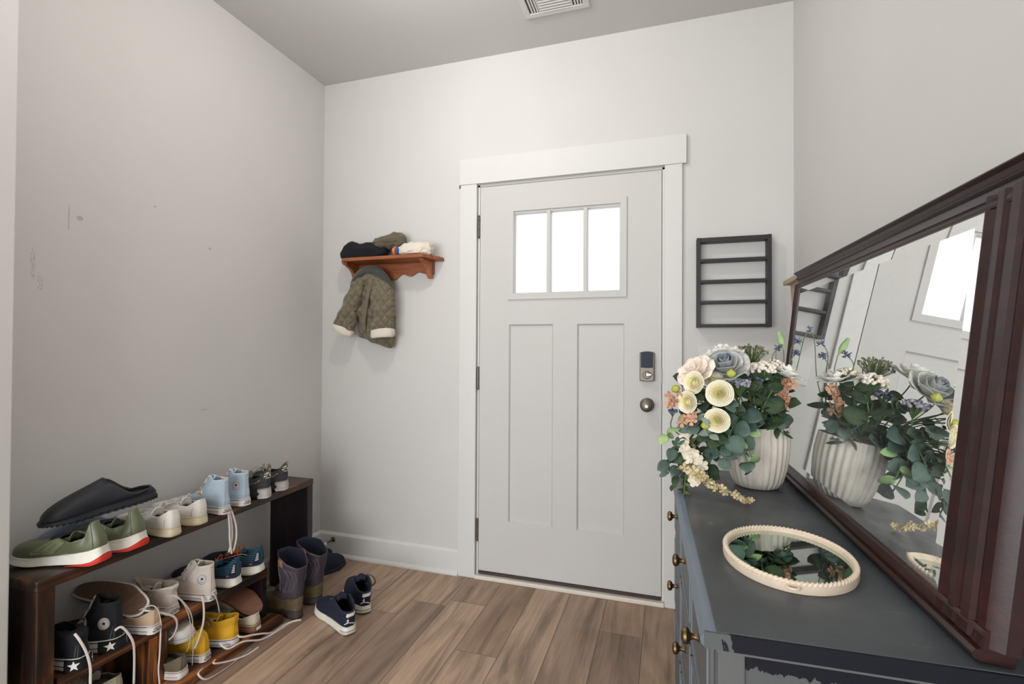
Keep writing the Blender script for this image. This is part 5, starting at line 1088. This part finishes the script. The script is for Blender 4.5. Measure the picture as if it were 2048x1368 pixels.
# ---- cowboy boots
def boot(label, loc, yaw, side):
    s = Shoe('cowboy_boot', label, 'boot', loc, yaw, side, 'worn cowboy boots beside the rack', None, L=.285, W=.104, st=[(0, .040), (.30, .030), (.40, .014), (1, .014)], sb=[(0, .0), (.28, .0), (.34, .004), (.9, .0), (1, .008)], hw=[(0, .60), (.15, .66), (.4, .68), (.55, .84), (.70, 1.0), (.85, .90), (1, .60)], toeh=.036, fl=.003,
             op=(.000, .120), oz=[(0, .110), (.5, .100), (1, .098)], ow=[(0, .030), (.5, .040), (1, .028)],
             rings=(dict(sx=1.02, sy=1.05, dx=-.002, z=[(0, .150), (1, .150)]), dict(sx=1.15, sy=1.28, dx=-.004, z=[(0, .205), (1, .205)]), dict(sx=1.24, sy=1.42, dx=-.004, z=[(0, .232), (.25, .248), (.5, .270), (.75, .278), (1, .284)])))
    s.sole('boot_sole'); s.upper('boot_brown', nv=12, name='foot', maxr=1, inner='lining_navy'); s.insole('insole_dark')
    # shaft shell over the upper rings
    V = [.80+.05*i for i in range(4)]+[1+i/5 for i in range(0, 16)]
    R = []
    for v in V:
        R.append([s.P(2*PI*j/NPH, v)+s.nrm(s.P, 2*PI*j/NPH, min(v, 3.9))[0]*.0022 for j in range(NPH)])
    mb = MB().rings(R, False, False); mb.f = [tuple(reversed(f)) for f in mb.f]
    o = mb.build('shaft', 'boot_purple', s.t, auto=180); sd = o.modifiers.new('s', 'SOLIDIFY'); sd.thickness = .004; sd.offset = -1; o.data.materials.append(MATS['lining_navy']); sd.material_offset = 1; sd.material_offset_rim = 0
    s.patch('heel_counter', 'boot_brown', -1.0, 1.0, .02, .92, .0030, None, 20, 8, shape=lambda a, b: (a, b*(1-.35*abs(2*a-1))))
    for a_ in (1, -1):
        s.patch('pull_strap', 'strap_tan', a_*(PI/2-.18), a_*(PI/2+.18), 3.45, 4.0, .0075, None, 6, 6); s.patch('side_seam', 'boot_purple', a_*(PI/2-.05), a_*(PI/2+.05), .85, 3.6, .0055, None, 3, 18)
        for px_, ww in ((.55, .5), (.85, .55), (1.20, .5), (1.95, .5), (2.25, .55), (2.6, .5)):   # stitched scroll
            m = MB()
            for k in range(4):
                pts = []
                for i in range(25):
                    u = i/24; ph = a_*(px_+(.12+.07*k)*math.sin(u*2*PI+.4*k)*(1-.3*u)); v = 1.35+u*2.1
                    pts.append(s.P(ph, v)+s.nrm(s.P, ph, min(v, 3.9))[0]*.003)
                m.tube(pts, .0007, 5)
            m.build('stitching', 'stitch_grey', s.t, auto=180)
    return s
s = boot('worn brown cowboy boot with purple-grey stitched shaft, nearer of the two', (-.600, -.618, 0), 165, 1)
s.decal('size_label', 'print_white', rect(-1, 1, -.8, .8), 1.9, 3.45, .010, .3, -.0058)
boot('worn cowboy boot standing behind its pair against the bench leg', (-.600, -.478, 0), 176, -1)
# ---- navy slip-ons in the corner
NS = dict(L=.205, W=.088, st=[(0, .026), (.5, .024), (1, .026)], toeh=.040, op=(.004, .095), oz=[(0, .110), (.4, .095), (.8, .094), (1, .090)], ow=[(0, .024), (.4, .034), (.8, .028), (1, .018)], fl=.003)
for lb, lo, yw_ in (('navy blue ankle shoe in the corner beside the door stop, toe forward', (-.835, -.275, 0), 66), ('navy blue ankle shoe behind its pair in the corner', (-.925, -.235, 0), 74)):
    s = Shoe('ankle_shoe', lb, 'shoe', lo, yw_, 1, None, None, **NS); s.sole('navy_dark'); s.upper('navy_knit', inner='lining_navy'); s.insole('insole_dark')
    for k in range(28): s.patch('tread_ridge', 'navy_dark', 2*PI*k/28, 2*PI*(k+.5)/28, .02, .45, .0014, s.S, 2, 2)
# ---- navy basketball shoes on the floor
def navy(label, loc, yaw, side):
    s = Shoe('basketball_shoe', label, 'shoe', loc, yaw, side, 'navy basketball shoes on the floor', None, L=.285, W=.106, st=[(0, .036), (.25, .034), (.55, .030), (.8, .034), (1, .040)], sb=[(0, .004), (.08, 0), (.75, 0), (1, .012)], toeh=.034, fl=.004, op=(.002, .150), oz=[(0, .098), (.12, .100), (.35, .118), (.6, .130), (.8, .118), (1, .084)], ow=[(0, .028), (.2, .038), (.5, .038), (.8, .026), (1, .014)])
    s.sole('foam_white'); s.upper('navy_knit', inner='lining_navy', thick=.006); s.insole('lining_navy')
    s.patch('sole_window', 'clear_heel', -.75, .75, .22, .58, .0012, s.S, 18, 2)
    s.patch('collar_ridge', 'navy_dark', -.95, .95, .56, .63, .004, None, 20, 3); s.patch('heel_bar', 'print_white', -.58, .30, .66, .90, .0030, None, 12, 3)
    s.decal('leaping_figure', 'print_white', LEAP, .10, .30, .0190, 0, .0018); s.tongue('navy_knit', .022, .022, .15, out=.008); s.laces('navy_dark', 5, .66, .93, .95, .003)
    s.patch('tongue_print', 'rubber_grey', 2.2, 2.4, .86, .96, .001, None, 3, 3); return s
navy('navy basketball shoe with white leaping figure on the heel, front of the pair', (-.312, -.655, 0), 150, 1)
s = navy('navy basketball shoe behind its pair, with a lace loop at the side', (-.345, -.492, 0), 140, -1)
s.hang([[(-.42, -.40, .125), (-.39, -.385, .120), (-.365, -.39, .098), (-.375, -.41, .085), (-.40, -.42, .10)]], 'navy_dark', w=.003)
